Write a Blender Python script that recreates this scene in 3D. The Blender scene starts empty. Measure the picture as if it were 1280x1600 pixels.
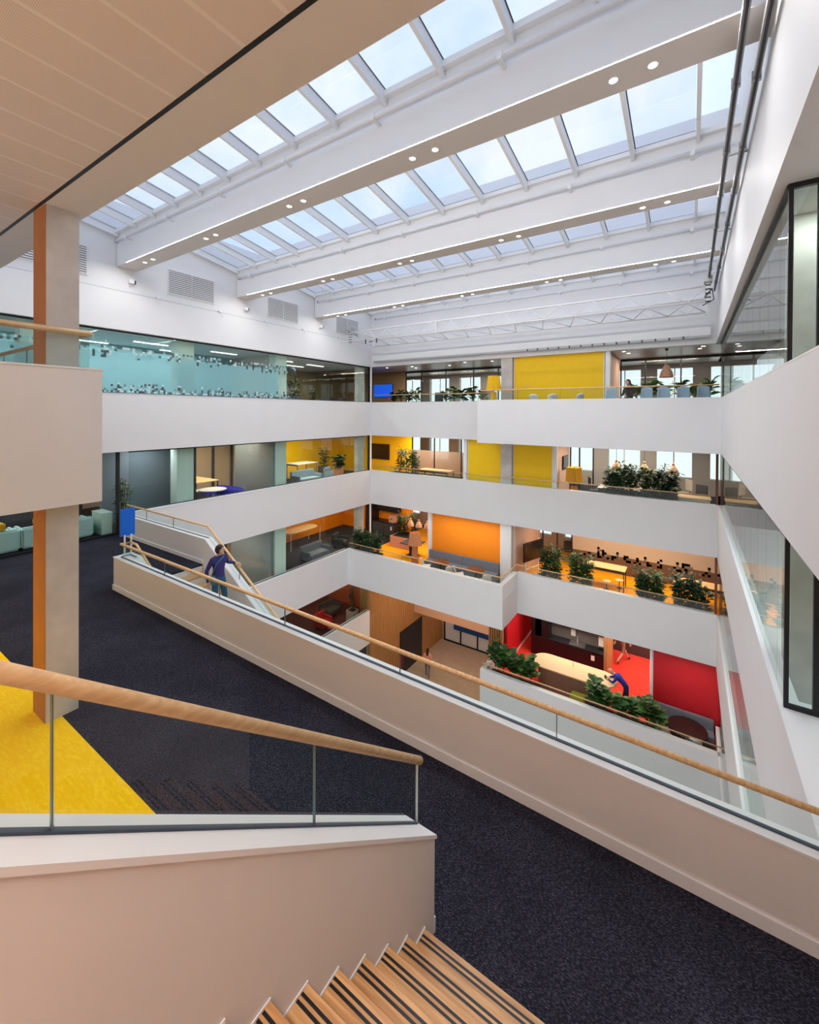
import bpy, bmesh, math, random
from mathutils import Vector, Matrix
R = random.Random(7)
SC = bpy.context.scene
COL = SC.collection

# ------------------------------------------------------------------ camera
F_PX, YAW, PITCH, ROLL, PPY = 663.1, .5842066, -.00534, .005682, 648.0
def cam_axes():
    c, s = math.cos(YAW), math.sin(YAW)
    f = Vector((-s, c, 0)); r = Vector((c, s, 0)); u = Vector((0, 0, 1))
    f2 = f*math.cos(PITCH) + u*math.sin(PITCH); u2 = u*math.cos(PITCH) - f*math.sin(PITCH)
    return r*math.cos(ROLL) + u2*math.sin(ROLL), u2*math.cos(ROLL) - r*math.sin(ROLL), f2
_r, _u, _f = cam_axes()
cam = bpy.data.cameras.new('camera'); cam_o = bpy.data.objects.new('camera', cam); COL.objects.link(cam_o)
cam_o.matrix_world = Matrix(((_r.x, _u.x, -_f.x, 0), (_r.y, _u.y, -_f.y, 0), (_r.z, _u.z, -_f.z, 0), (0, 0, 0, 1)))
cam.sensor_fit = 'AUTO'; cam.sensor_width = 36; cam.lens = 36*F_PX/1600
cam.shift_y = -(800-PPY)/1600; cam.clip_start = .05; cam.clip_end = 500
SC.camera = cam_o

# ------------------------------------------------------------------ world + exposure
SC.view_settings.view_transform = 'Standard'; SC.view_settings.look = 'None'
SC.view_settings.gamma = 1; SC.view_settings.use_curve_mapping = False
SC.view_settings.exposure = 0.15
W = bpy.data.worlds.new('sky'); SC.world = W; W.use_nodes = True
nt = W.node_tree; nt.nodes.clear()
wo = nt.nodes.new('ShaderNodeOutputWorld'); bg = nt.nodes.new('ShaderNodeBackground')
tc = nt.nodes.new('ShaderNodeTexCoord'); no = nt.nodes.new('ShaderNodeTexNoise'); cr = nt.nodes.new('ShaderNodeValToRGB')
no.inputs['Scale'].default_value = 2.2; no.inputs['Detail'].default_value = 5; no.inputs['Roughness'].default_value = .6
cr.color_ramp.elements[0].position = .36; cr.color_ramp.elements[0].color = (.46, .66, .95, 1)
cr.color_ramp.elements[1].position = .62; cr.color_ramp.elements[1].color = (.80, .86, .98, 1)
nt.links.new(tc.outputs['Generated'], no.inputs['Vector']); nt.links.new(no.outputs['Fac'], cr.inputs['Fac'])
sx = nt.nodes.new('ShaderNodeSeparateXYZ'); mr = nt.nodes.new('ShaderNodeMapRange'); hz = nt.nodes.new('ShaderNodeMixRGB')
mr.inputs['From Min'].default_value = .0; mr.inputs['From Max'].default_value = .35; mr.inputs['To Min'].default_value = 1; mr.inputs['To Max'].default_value = 0
hz.inputs['Color2'].default_value = (.97, .98, 1, 1)
nt.links.new(tc.outputs['Generated'], sx.inputs[0]); nt.links.new(sx.outputs['Z'], mr.inputs['Value']); nt.links.new(mr.outputs[0], hz.inputs['Fac'])
nt.links.new(cr.outputs['Color'], hz.inputs['Color1']); nt.links.new(hz.outputs[0], bg.inputs['Color']); nt.links.new(bg.outputs[0], wo.inputs[0])
bg.inputs['Strength'].default_value = 1.15
try:
    SC.cycles.use_denoising = True
    SC.cycles.use_adaptive_sampling = True; SC.cycles.adaptive_threshold = .06; SC.cycles.adaptive_min_samples = 16
    SC.cycles.max_bounces = 8; SC.cycles.diffuse_bounces = 4; SC.cycles.glossy_bounces = 3
    SC.cycles.transparent_max_bounces = 24; SC.cycles.transmission_bounces = 6
    SC.cycles.sample_clamp_indirect = 6; SC.cycles.caustics_reflective = False; SC.cycles.caustics_refractive = False
except Exception:
    pass

def area(name, loc, sx, sy, power, color=(1, 1, 1), rot=(0, 0, 0), spread=180):
    l = bpy.data.lights.new(name, 'AREA'); l.shape = 'RECTANGLE'; l.size = sx; l.size_y = sy
    l.energy = power; l.color = color; l.spread = math.radians(spread)
    o = bpy.data.objects.new(name, l); COL.objects.link(o); o.location = loc; o.rotation_euler = rot
    return o
WARM = (1, .80, .60); NEUT = (1, .95, .88); COOL = (.94, .97, 1)
BEAMS = [(6.09, 6.68), (10.35, 10.90), (14.57, 15.10)]
ZB = 4.57
# LED lines along the lower edge of each roof beam
for y0, y1 in BEAMS:
    area('led_line', (-7.0, y0-.03, ZB+.005), 15.0, .032, 200, (1, .98, .955))
for y in (2.41, 6.71, 10.93, 15.13):   # concealed LED line on the far edge of each beam, washing the next beam
    area('led_line', (-7.0, y, ZB+.1 if y > 3 else 3.2), 14.6, .05, 85, (1, .98, .955), (math.radians(112), 0, 0))
# warm fill lights added to brighten stair, ceiling panels, landing and yellow floor
area('stair_fill', (-.6, -1.6, 2.6), 1.6, .5, 125, (1, .79, .69), spread=125)
area('ceiling_fill', (-4.5, -2.8, .9), 9, .1, 75, (1, .80, .70), (math.radians(150), 0, 0))
area('landing_fill', (-4.2, .6, 2.6), 3.5, .2, 16, (1, .90, .84))
area('yellow_floor_fill', (-10.5, .3, -1.24), 5, .3, 62, (1, .86, .70))
area('right_wing_fill', (1.35, 6.85, 2.56), .12, .12, 12, (.95, 1, .96)); area('right_wing_fill', (3.2, 10, -1.36), 2, 5, 90, (.93, 1, .95)); area('right_wing_fill', (3.2, 12, -5.25), 2, 5, 60, (1, .97, .9))  # fill lights added inside the right wing to brighten it behind the glass
# skylight daylight sampling (portals only guide the sampling of the sky)
for ya, yb in ((2.4, 6.0), (6.75, 10.25), (10.95, 14.5), (15.15, 18.8)):
    p = area('sky_portal', (-7.2, (ya+yb)/2, 6.45), 16, yb-ya, 1)
    p.data.cycles.is_portal = True

# ------------------------------------------------------------------ materials
MATS = {}
def new_mat(name):
    m = bpy.data.materials.new(name); m.use_nodes = True; MATS[name] = m
    n = m.node_tree; b = n.nodes.get('Principled BSDF')
    return m, n, b
def M(name, col, rough=.6, metal=0, spec=.4, noise=0, nscale=8, bump=0, emit=0, stretch=None):
    if name in MATS: return MATS[name]
    m, n, b = new_mat(name)
    b.inputs['Base Color'].default_value = (*col, 1); b.inputs['Roughness'].default_value = rough
    b.inputs['Metallic'].default_value = metal; b.inputs['Specular IOR Level'].default_value = spec
    if emit:
        b.inputs['Emission Color'].default_value = (*col, 1); b.inputs['Emission Strength'].default_value = emit
    if noise or bump:
        t = n.nodes.new('ShaderNodeTexCoord'); x = n.nodes.new('ShaderNodeTexNoise'); mp = n.nodes.new('ShaderNodeMapping')
        if stretch: mp.inputs['Scale'].default_value = stretch
        n.links.new(t.outputs['Object'], mp.inputs['Vector']); n.links.new(mp.outputs[0], x.inputs['Vector'])
        x.inputs['Scale'].default_value = nscale; x.inputs['Detail'].default_value = 6
        if noise:
            c = n.nodes.new('ShaderNodeValToRGB')
            c.color_ramp.elements[0].position = .3; c.color_ramp.elements[1].position = .7
            c.color_ramp.elements[0].color = (*[max(0, v*(1-noise)) for v in col], 1)
            c.color_ramp.elements[1].color = (*[min(1, v*(1+noise*.6)) for v in col], 1)
            n.links.new(x.outputs['Fac'], c.inputs['Fac']); n.links.new(c.outputs['Color'], b.inputs['Base Color'])
        if bump:
            bp = n.nodes.new('ShaderNodeBump'); bp.inputs['Strength'].default_value = bump; bp.inputs['Distance'].default_value = .01
            n.links.new(x.outputs['Fac'], bp.inputs['Height']); n.links.new(bp.outputs[0], b.inputs['Normal'])
    return m
def glass(name, tint=(.90, .95, .93), refl=1.0, ior=1.5):
    if name in MATS: return MATS[name]
    m, n, b = new_mat(name); n.nodes.remove(b)
    o = n.nodes.get('Material Output'); tr = n.nodes.new('ShaderNodeBsdfTransparent'); gl = n.nodes.new('ShaderNodeBsdfGlossy')
    fr = n.nodes.new('ShaderNodeFresnel'); mx = n.nodes.new('ShaderNodeMixShader'); mu = n.nodes.new('ShaderNodeMath')
    tr.inputs['Color'].default_value = (*tint, 1); gl.inputs['Roughness'].default_value = 0; fr.inputs['IOR'].default_value = ior
    mu.operation = 'MULTIPLY'; mu.inputs[1].default_value = refl
    ge = n.nodes.new('ShaderNodeNewGeometry'); sb = n.nodes.new('ShaderNodeMath'); sb.operation = 'SUBTRACT'; sb.inputs[0].default_value = 1
    m2 = n.nodes.new('ShaderNodeMath'); m2.operation = 'MULTIPLY'; n.links.new(ge.outputs['Backfacing'], sb.inputs[1])
    n.links.new(fr.outputs[0], mu.inputs[0]); n.links.new(mu.outputs[0], m2.inputs[0]); n.links.new(sb.outputs[0], m2.inputs[1]); n.links.new(m2.outputs[0], mx.inputs['Fac'])
    n.links.new(tr.outputs[0], mx.inputs[1]); n.links.new(gl.outputs[0], mx.inputs[2]); n.links.new(mx.outputs[0], o.inputs['Surface'])
    return m
def film(name, col, alpha, rough=.5):
    if name in MATS: return MATS[name]
    m, n, b = new_mat(name); b.inputs['Base Color'].default_value = (*col, 1); b.inputs['Roughness'].default_value = rough
    b.inputs['Alpha'].default_value = alpha
    return m
def carpet(name, base, fleck, dens=.62, sc=26):
    m, n, b = new_mat(name); b.inputs['Roughness'].default_value = .95; b.inputs['Specular IOR Level'].default_value = .1
    t = n.nodes.new('ShaderNodeTexCoord')
    def strands(rot, seed):
        mp = n.nodes.new('ShaderNodeMapping'); mp.inputs['Rotation'].default_value = (0, 0, rot); mp.inputs['Scale'].default_value = (1, 3.4, 1)
        mp.inputs['Location'].default_value = (seed, seed, 0)
        x = n.nodes.new('ShaderNodeTexNoise'); x.inputs['Scale'].default_value = sc; x.inputs['Detail'].default_value = 3
        n.links.new(t.outputs['Object'], mp.inputs['Vector']); n.links.new(mp.outputs[0], x.inputs['Vector']); return x.outputs['Fac']
    a, c2 = strands(.5, 0), strands(-.9, 3)
    mx = n.nodes.new('ShaderNodeMath'); mx.operation = 'MAXIMUM'; n.links.new(a, mx.inputs[0]); n.links.new(c2, mx.inputs[1])
    big = n.nodes.new('ShaderNodeTexNoise'); big.inputs['Scale'].default_value = 1.3; n.links.new(t.outputs['Object'], big.inputs['Vector'])
    ad = n.nodes.new('ShaderNodeMath'); ad.operation = 'MULTIPLY_ADD'; ad.inputs[1].default_value = .12
    n.links.new(big.outputs['Fac'], ad.inputs[0]); n.links.new(mx.outputs[0], ad.inputs[2])
    c = n.nodes.new('ShaderNodeValToRGB'); c.color_ramp.elements[0].position = dens; c.color_ramp.elements[0].color = (*base, 1)
    c.color_ramp.elements[1].position = dens+.22; c.color_ramp.elements[1].color = (*fleck, 1)
    n.links.new(ad.outputs[0], c.inputs['Fac']); n.links.new(c.outputs['Color'], b.inputs['Base Color'])
    return m
def wood(name, c1, c2, axis=0, sc=3.0, rough=.45):
    if name in MATS: return MATS[name]
    m, n, b = new_mat(name); b.inputs['Roughness'].default_value = rough
    t = n.nodes.new('ShaderNodeTexCoord'); mp = n.nodes.new('ShaderNodeMapping'); x = n.nodes.new('ShaderNodeTexNoise')
    s = [14, 14, 14]; s[axis] = .9; mp.inputs['Scale'].default_value = s
    oi = n.nodes.new('ShaderNodeObjectInfo'); ad = n.nodes.new('ShaderNodeVectorMath'); ad.operation = 'ADD'
    mu = n.nodes.new('ShaderNodeMath'); mu.operation = 'MULTIPLY'; mu.inputs[1].default_value = 40
    n.links.new(oi.outputs['Random'], mu.inputs[0]); n.links.new(t.outputs['Object'], ad.inputs[0]); n.links.new(mu.outputs[0], ad.inputs[1])
    n.links.new(ad.outputs[0], mp.inputs['Vector']); n.links.new(mp.outputs[0], x.inputs['Vector'])
    x.inputs['Scale'].default_value = sc; x.inputs['Detail'].default_value = 7; x.inputs['Distortion'].default_value = .6
    c = n.nodes.new('ShaderNodeValToRGB'); c.color_ramp.elements[0].position = .32; c.color_ramp.elements[1].position = .68
    c.color_ramp.elements[0].color = (*c1, 1); c.color_ramp.elements[1].color = (*c2, 1)
    n.links.new(x.outputs['Fac'], c.inputs['Fac'])
    hs = n.nodes.new('ShaderNodeHueSaturation'); ma = n.nodes.new('ShaderNodeMath'); ma.operation = 'MULTIPLY_ADD'
    ma.inputs[1].default_value = .35; ma.inputs[2].default_value = .82
    n.links.new(oi.outputs['Random'], ma.inputs[0]); n.links.new(ma.outputs[0], hs.inputs['Value'])
    n.links.new(c.outputs['Color'], hs.inputs['Color']); n.links.new(hs.outputs['Color'], b.inputs['Base Color'])
    return m

WHITE = M('white_paint', (.80, .80, .81), .55, noise=.015, nscale=1.5)
SOFFIT = M('pale_soffit_paint', (.72, .68, .65), .6)
CAPW = M('white_coping', (.86, .86, .87), .4)
STAIRW = M('stair_wall_paint', (.80, .765, .755), .55, noise=.02, nscale=2)
CONC = M('concrete', (.62, .59, .56), .8, noise=.18, nscale=2.2, bump=.15)
BLACK = M('black_metal', (.012, .013, .016), .4)
DARK = M('dark_grey', (.05, .052, .06), .6)
SLOT = M('dark_slot', (.05, .07, .10), .5)
CHROME = M('brushed_steel', (.55, .56, .58), .35, metal=1)
GREYM = M('grey_metal', (.42, .43, .45), .4, metal=.3)
YEL = M('yellow_panel_paint', (1.0, .62, .003), .55, noise=.03, nscale=5)
ORA = M('orange_panel_paint', (.95, .28, .008), .55, noise=.03, nscale=5)
RED = M('red_panel_paint', (.56, .010, .018), .55, noise=.05, nscale=4)
REDF = carpet('red_carpet', (.78, .045, .03), (.90, .09, .06), .6, 9)
YELF = carpet('yellow_carpet', (.93, .56, .004), (1, .66, .02), .55, 9)
ORAF = carpet('orange_carpet', (.88, .36, .01), (.98, .46, .03), .6, 9)
NAVY = carpet('navy_carpet', (.013, .013, .020), (.115, .115, .165), .60, 48)
DKF = carpet('charcoal_carpet', (.035, .034, .04), (.09, .09, .10), .6, 9)
OAK = wood('oak', (.68, .40, .18), (.88, .60, .31), 1, 2.4)
OAKX = wood('oak_x', (.62, .36, .15), (.83, .56, .28), 0, 2.4)
OAKT = wood('oak_treads', (.50, .25, .09), (.78, .47, .21), 0, 3.0)
OAKP = M('pale_oak', (.72, .50, .27), .5, noise=.12, nscale=3, stretch=(1, 12, 1))
SLATW = M('cedar_slats', (.50, .25, .085), .55, noise=.25, nscale=3, stretch=(9, 9, .5))
ORCOL = M('warm_bounce_concrete', (.50, .20, .065), .6, noise=.12, nscale=2.5)  # concrete with warm bounce light put into its colour
MINT = M('mint_fabric', (.42, .62, .62), .8, noise=.05, nscale=20)
MINTB = M('mint_lacquer', (.52, .72, .64), .4)
PALEG = M('pale_green_render', (.72, .82, .76), .6)
MUST = M('mustard_fabric', (.62, .36, .03), .9)
GREYF = M('grey_fabric', (.20, .23, .28), .9, noise=.1, nscale=30)
BLUEG = M('blue_grey_fabric', (.30, .42, .52), .8)
GREYB = M('bench_grey', (.19, .21, .25), .85)
BROWNW = M('brown_wall', (.36, .24, .13), .6)
BEIGE = M('beige_wall', (.60, .50, .44), .7)
PEACH = M('peach_plaster', (.66, .38, .24), .7)
TAN = M('tan_stone_floor', (.48, .36, .26), .35, noise=.1, nscale=3)
TEALW = M('teal_wall', (.26, .48, .52), .6)
COPPER = M('copper_shade', (.55, .30, .19), .45)
TERRA = M('terracotta', (.55, .22, .10), .7)
LEAF = M('leaf_green', (.045, .13, .03), .45, noise=.35, nscale=6)
LEAF2 = M('leaf_dark_green', (.022, .075, .03), .45, noise=.35, nscale=6)
LEAF3 = M('leaf_fresh_green', (.10, .24, .045), .4, noise=.3, nscale=5)
SOIL = M('soil', (.03, .02, .015), .95)
BARK = M('bark', (.12, .08, .05), .9)
SKIN_ = M('skin', (.62, .38, .28), .55)
HAIR = M('dark_hair', (.025, .014, .010), .5)
WALNUT = M('walnut', (.16, .065, .035), .4, noise=.2, nscale=3)
SHELL = M('white_shell', (.80, .78, .75), .4)
PAPER = M('white_paper', (.85, .84, .82), .7)
LAMPW = M('warm_lamp', (1, .78, .45), .5, emit=6)
LAMPN = M('downlight_glow', (1, .92, .80), .5, emit=8)
LINL = M('linear_light', (1, .97, .92), .5, emit=3.2)
SCRB = M('blue_screen', (.01, .09, .62), .3, emit=.8)
BLUE = M('sign_blue', (.003, .15, .78), .5)
BLUET = M('blue_rug', (.01, .012, .42), .8)
G_RAIL = glass('clear_glass', (.93, .965, .955), 1.0, 1.45)
G_WALL = glass('office_glass', (.91, .965, .945), 1.0, 1.5)
G_DARK = glass('dark_office_glass', (.85, .91, .89), 1.0, 1.5)
G_SKY = glass('roof_glass', (.945, .955, .985), .9, 1.5)
TINT = film('teal_film', (.30, .60, .64), .5)
FRITW = film('white_frit', (.62, .78, .76), .75)
FRITD = film('dark_frit', (.05, .055, .06), .9)
FRITG = film('grey_frit', (.18, .26, .28), .6)
FRITB = film('brown_film', (.42, .34, .28), .62)

# ------------------------------------------------------------------ geometry helpers
def link(name, me, m, parent=None, loc=(0, 0, 0), rotz=0):
    o = bpy.data.objects.new(name, me); COL.objects.link(o)
    if m is not None and not me.materials: me.materials.append(m)
    o.parent = parent; o.location = loc
    if rotz: o.rotation_euler = (0, 0, rotz)
    return o
def P(o, label=None, cat=None, group=None, kind=None):
    if label: o['label'] = label
    if cat: o['category'] = cat
    if group: o['group'] = group
    if kind: o['kind'] = kind
    return o
def S(o, label): return P(o, label, kind='structure')
def thing(name, label, cat, loc=(0, 0, 0), rotz=0, group=None):
    o = bpy.data.objects.new(name, None); COL.objects.link(o); o.location = loc; o.rotation_euler = (0, 0, rotz)
    o.empty_display_size = .1
    return P(o, label, cat, group)
_bc = {}
def box(name, x0, x1, y0, y1, z0, z1, m, parent=None, bev=0):
    d = (round(x1-x0, 4), round(y1-y0, 4), round(z1-z0, 4), m.name, bev)
    if d not in _bc:
        bm = bmesh.new(); bmesh.ops.create_cube(bm, size=1)
        bmesh.ops.scale(bm, vec=d[:3], verts=bm.verts)
        if bev: bmesh.ops.bevel(bm, geom=bm.edges[:], offset=bev, segments=2, affect='EDGES', clamp_overlap=True)
        me = bpy.data.meshes.new(name); bm.to_mesh(me); bm.free(); me.materials.append(m); _bc[d] = me
    return link(name, _bc[d], None, parent, ((x0+x1)/2, (y0+y1)/2, (z0+z1)/2))
def raw(name, vs, fs, m, parent=None, loc=(0, 0, 0), smooth=False):
    me = bpy.data.meshes.new(name); me.from_pydata([tuple(v) for v in vs], [], fs); me.update()
    bm = bmesh.new(); bm.from_mesh(me); bmesh.ops.recalc_face_normals(bm, faces=bm.faces); bm.to_mesh(me); bm.free()
    if smooth:
        for p in me.polygons: p.use_smooth = True
    return link(name, me, m, parent, loc)
def prism(name, poly, axis, a0, a1, m, parent=None):
    """extrude a 2-D polygon along an axis; poly in the two remaining axes in x,y,z order"""
    def v(p, a):
        q = list(p); q.insert(axis, a); return q
    n = len(poly); vs = [v(p, a0) for p in poly]+[v(p, a1) for p in poly]
    fs = [tuple(range(n-1, -1, -1)), tuple(range(n, 2*n))]+[(i, (i+1) % n, n+(i+1) % n, n+i) for i in range(n)]
    return raw(name, vs, fs, m, parent)
def multibox(name, lst, m, parent=None, kind=None):
    vs, fs = [], []
    for (x0, x1, y0, y1, z0, z1) in lst:
        k = len(vs)
        vs += [(x0, y0, z0), (x1, y0, z0), (x1, y1, z0), (x0, y1, z0), (x0, y0, z1), (x1, y0, z1), (x1, y1, z1), (x0, y1, z1)]
        fs += [tuple(k+i for i in q) for q in ((0, 3, 2, 1), (4, 5, 6, 7), (0, 1, 5, 4), (1, 2, 6, 5), (2, 3, 7, 6), (3, 0, 4, 7))]
    me = bpy.data.meshes.new(name); me.from_pydata(vs, [], fs); me.update()
    o = link(name, me, m, parent)
    if kind: o['kind'] = kind
    return o
def tube_data(pts, r, seg=10, cap=True):
    pts = [Vector(p) for p in pts]; n = len(pts); rs = r if isinstance(r, (list, tuple)) else [r]*n
    vs, fs = [], []; prev = None
    for i, p in enumerate(pts):
        if i == 0: t = pts[1]-p
        elif i == n-1: t = p-pts[i-1]
        else: t = (pts[i+1]-p).normalized()+(p-pts[i-1]).normalized()
        if t.length < 1e-6: t = Vector((0, 0, 1))
        t.normalize()
        ref = Vector((0, 0, 1)) if abs(t.z) < .95 else Vector((1, 0, 0))
        a = t.cross(ref).normalized() if prev is None else (prev-t*prev.dot(t)).normalized()
        prev = a; b = t.cross(a)
        k = 1.0
        if 0 < i < n-1:
            cs = max(.35, (pts[i+1]-p).normalized().dot(t)); k = 1/cs
        for j in range(seg):
            w = 2*math.pi*j/seg; vs.append(p+(a*math.cos(w)+b*math.sin(w))*rs[i]*(k if 0 < i < n-1 else 1))
    for i in range(n-1):
        for j in range(seg):
            fs.append((i*seg+j, i*seg+(j+1) % seg, (i+1)*seg+(j+1) % seg, (i+1)*seg+j))
    if cap:
        fs.append(tuple(range(seg-1, -1, -1))); fs.append(tuple((n-1)*seg+j for j in range(seg)))
    return vs, fs
def tube(name, pts, r, m, parent=None, seg=10):
    vs, fs = tube_data(pts, r, seg); return raw(name, vs, fs, m, parent, smooth=True)
def merge(parts):
    vs, fs = [], []
    for v, f in parts:
        k = len(vs); vs += list(v); fs += [tuple(k+i for i in q) for q in f]
    return vs, fs
def tubes(name, segs, r, m, parent=None, seg=6, kind=None):
    vs, fs = merge([tube_data(s, r, seg) for s in segs]); o = raw(name, vs, fs, m, parent)
    if kind: o['kind'] = kind
    return o
def lathe_data(prof, seg=20, c=(0, 0, 0), sx=1, sy=1):
    vs, fs = [], []; n = len(prof)
    for r, z in prof:
        for j in range(seg):
            w = 2*math.pi*j/seg; vs.append((c[0]+r*math.cos(w)*sx, c[1]+r*math.sin(w)*sy, c[2]+z))
    for i in range(n-1):
        for j in range(seg): fs.append((i*seg+j, i*seg+(j+1) % seg, (i+1)*seg+(j+1) % seg, (i+1)*seg+j))
    fs.append(tuple(range(seg-1, -1, -1))); fs.append(tuple((n-1)*seg+j for j in range(seg)))
    return vs, fs
def lathe(name, prof, m, parent=None, loc=(0, 0, 0), seg=20, sx=1, sy=1, smooth=True):
    vs, fs = lathe_data(prof, seg, (0, 0, 0), sx, sy); return raw(name, vs, fs, m, parent, loc, smooth)
def ell_data(c, rx, ry, rz, nu=14, nv=9, rot=None):
    prof = [(math.sin(math.pi*i/nv), -math.cos(math.pi*i/nv)) for i in range(nv+1)]
    prof[0] = (.02, -1); prof[-1] = (.02, 1)
    vs, fs = lathe_data(prof, nu); out = []
    for v in vs:
        q = Vector((v[0]*rx, v[1]*ry, v[2]*rz))
        if rot: q = rot @ q
        out.append(q+Vector(c))
    return out, fs
def panel(name, p, q, h0, h1, m, parent=None, t=.016):
    p, q = Vector(p), Vector(q); d = (q-p); n = Vector((-d.y, d.x, 0)).normalized()*t/2; up0 = Vector((0, 0, h0)); up1 = Vector((0, 0, h1))
    vs = [p+n+up0, q+n+up0, q-n+up0, p-n+up0, p+n+up1, q+n+up1, q-n+up1, p-n+up1]
    return raw(name, vs, [(0, 3, 2, 1), (4, 5, 6, 7), (0, 1, 5, 4), (1, 2, 6, 5), (2, 3, 7, 6), (3, 0, 4, 7)], m, parent)
def copy_tree(o, loc=None, rotz=None, parent=None, **kw):
    c = o.copy(); COL.objects.link(c); c.parent = parent
    if loc is not None: c.location = loc
    if rotz is not None: c.rotation_euler = (0, 0, rotz)
    for k, v in kw.items(): c[k] = v
    for ch in list(o.children): copy_tree(ch, parent=c)
    return c
def balustrade(label, pts, glass_h, rail_h, joints, rail_r=.026, m_glass=None, channel=True, group='glass balustrades with oak handrails', rail_pts=None, rail_mat=None):
    """pts: polyline along the top of a parapet; joints: list of fractions (per segment)"""
    root = thing('glass_balustrade', label, 'balustrade', pts[0], group=group); o = Vector(pts[0])
    L = [Vector(p)-o for p in pts]
    for i in range(len(L)-1):
        a, b = L[i], L[i+1]; fr = [0]+list(joints[i])+[1]
        for u, v in zip(fr[:-1], fr[1:]):
            ln = (b-a).length; g = min(.008, .2*(v-u)*ln)/ln
            panel('glass_panel', a.lerp(b, u+g), a.lerp(b, v-g), .0, glass_h, m_glass or G_RAIL, root)
        for u in joints[i]:
            ln = (b-a).length; panel('joint', a.lerp(b, u-.003/ln), a.lerp(b, u+.003/ln), .0, glass_h, M('glass_edge', (.10, .16, .16), .3), root, t=.018)
        if channel:
            d = (b-a).normalized(); panel('base_channel', a, b, -.01, .012, SLOT, root, t=.03)
    rp = [Vector(p)-o for p in rail_pts] if rail_pts else [p+Vector((0, 0, rail_h)) for p in L]
    tube('handrail', rp, rail_r, rail_mat or OAK, root, seg=12)
    return root
def downlight(x, y, z, r=.055, label=None, group='recessed downlights'):
    t = thing('downlight', label or 'round recessed downlight', 'downlight', (x, y, z), group=group)
    lathe('trim_ring', [(r*1.25, 0), (r*1.25, -.006), (r*.95, -.008), (r*.95, 0)], CAPW, t, seg=14)
    lathe('lens', [(r*.9, -.002), (r*.9, -.004)], LAMPN, t, seg=14)
    return t

# ------------------------------------------------------------------ main dimensions
XL, XR, YB = -15.15, .86, 18.95
LV = {3: (0, .56, -1.31), 2: (-4, -3.30, -5.20), 1: (-8, -7.31, -9.19), 0: (-12, -11.31, -13.19)}
CEIL3 = 2.57; GROUND = -16.6; XEND = -20.6; YEND = 25.6

# ================================================================== SETTING
CEILM = M('bronze_ceiling', (.60, .50, .43), .35, metal=.1)
# ---- near floor (level 2)
S(box('floor', -15.45, 2.6, 2.12, 4.40, -4.3, -4, NAVY), 'navy flecked carpet on the landing in front of the stairs')
f2 = S(box('floor', -15.45, -10.62, 4.40, 6.45, -4.3, -4, NAVY), 'navy flecked carpet at the head of the far stair')
S(box('floor', -15.45, 2.6, -3, 2.12, -4.3, -4, YELF), 'bright yellow carpet under the upper slab')
S(box('wall_near', -15.45, 2.6, -3.25, -3, -4, 6.4, STAIRW), 'white wall behind the foreground stair')
S(box('wall_right', 2.6, 2.85, -3, 6.5, -5.2, 6.4, WHITE), 'white wall at the right of the landing')

# ---- foreground stair
XS = -1.61
def ztop(y): return -3.22+.795*(2.80-y)
w = S(prism('wall_stair_left', [(2.82, -4), (2.82, ztop(2.82)-.03), (-2.95, ztop(-2.95)-.03), (-2.95, -4)], 0, -1.87, XS, STAIRW), 'tall sloping white wall beside the oak stair')
prism('coping', [(2.832, ztop(2.832)-.03), (2.832, ztop(2.832)), (-2.95, ztop(-2.95)), (-2.95, ztop(-2.95)-.03)], 0, -1.885, XS+.012, CAPW, w)
box('skirting', -1.88, XS+.004, 2.82, 2.834, -4, -3.88, CAPW, w)
w2 = S(prism('wall_stair_right', [(2.82, -4), (2.82, ztop(2.82)), (-2.95, ztop(-2.95)), (-2.95, -4)], 0, .37, .60, STAIRW), 'low sloping white wall at the other side of the oak stair')
st = thing('staircase', 'oak staircase with black stripes running down to the navy carpet', 'staircase', (-.63, 2.674, -4))
NT = 21
for k in range(NT):
    y, z = -.2318*k, .185+.18*k
    t = box('tread', -.978, .978, y-.262, y, z-.04, z, OAKT, st)
    for d in (.034, .066):
        box('stripe', -.975, .975, (y-d-.0155)-(y-.131), (y-d)-(y-.131), .0195, .0212, BLACK, t)
    box('riser', -.978, .978, y-.034, y-.018, z-.18, z-.04, OAKT, st)
    box('edge_trim', -.979, -.972, y-.232, y+.002, z, z+.014, CAPW, st)
g0 = (-1.765, 2.80, ztop(2.80)); g1 = (-1.765, -1.8, ztop(-1.8))
fr = [(2.80-y)/4.6 for y in (1.71, .52, -.68)]
fb = balustrade('clear glass balustrade with thick oak rail on the stair wall in front', [g0, g1], .475, .5, [fr], .030,
           rail_pts=[(-1.765, 2.845, ztop(2.845)+.5), (-1.765, -1.8, ztop(-1.8)+.5)])
panel('end_edge', (0, .001, 0), (0, .007, 0), 0, .475, M('pale_glass_edge', (.55, .62, .60), .3), fb, t=.018)

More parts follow.
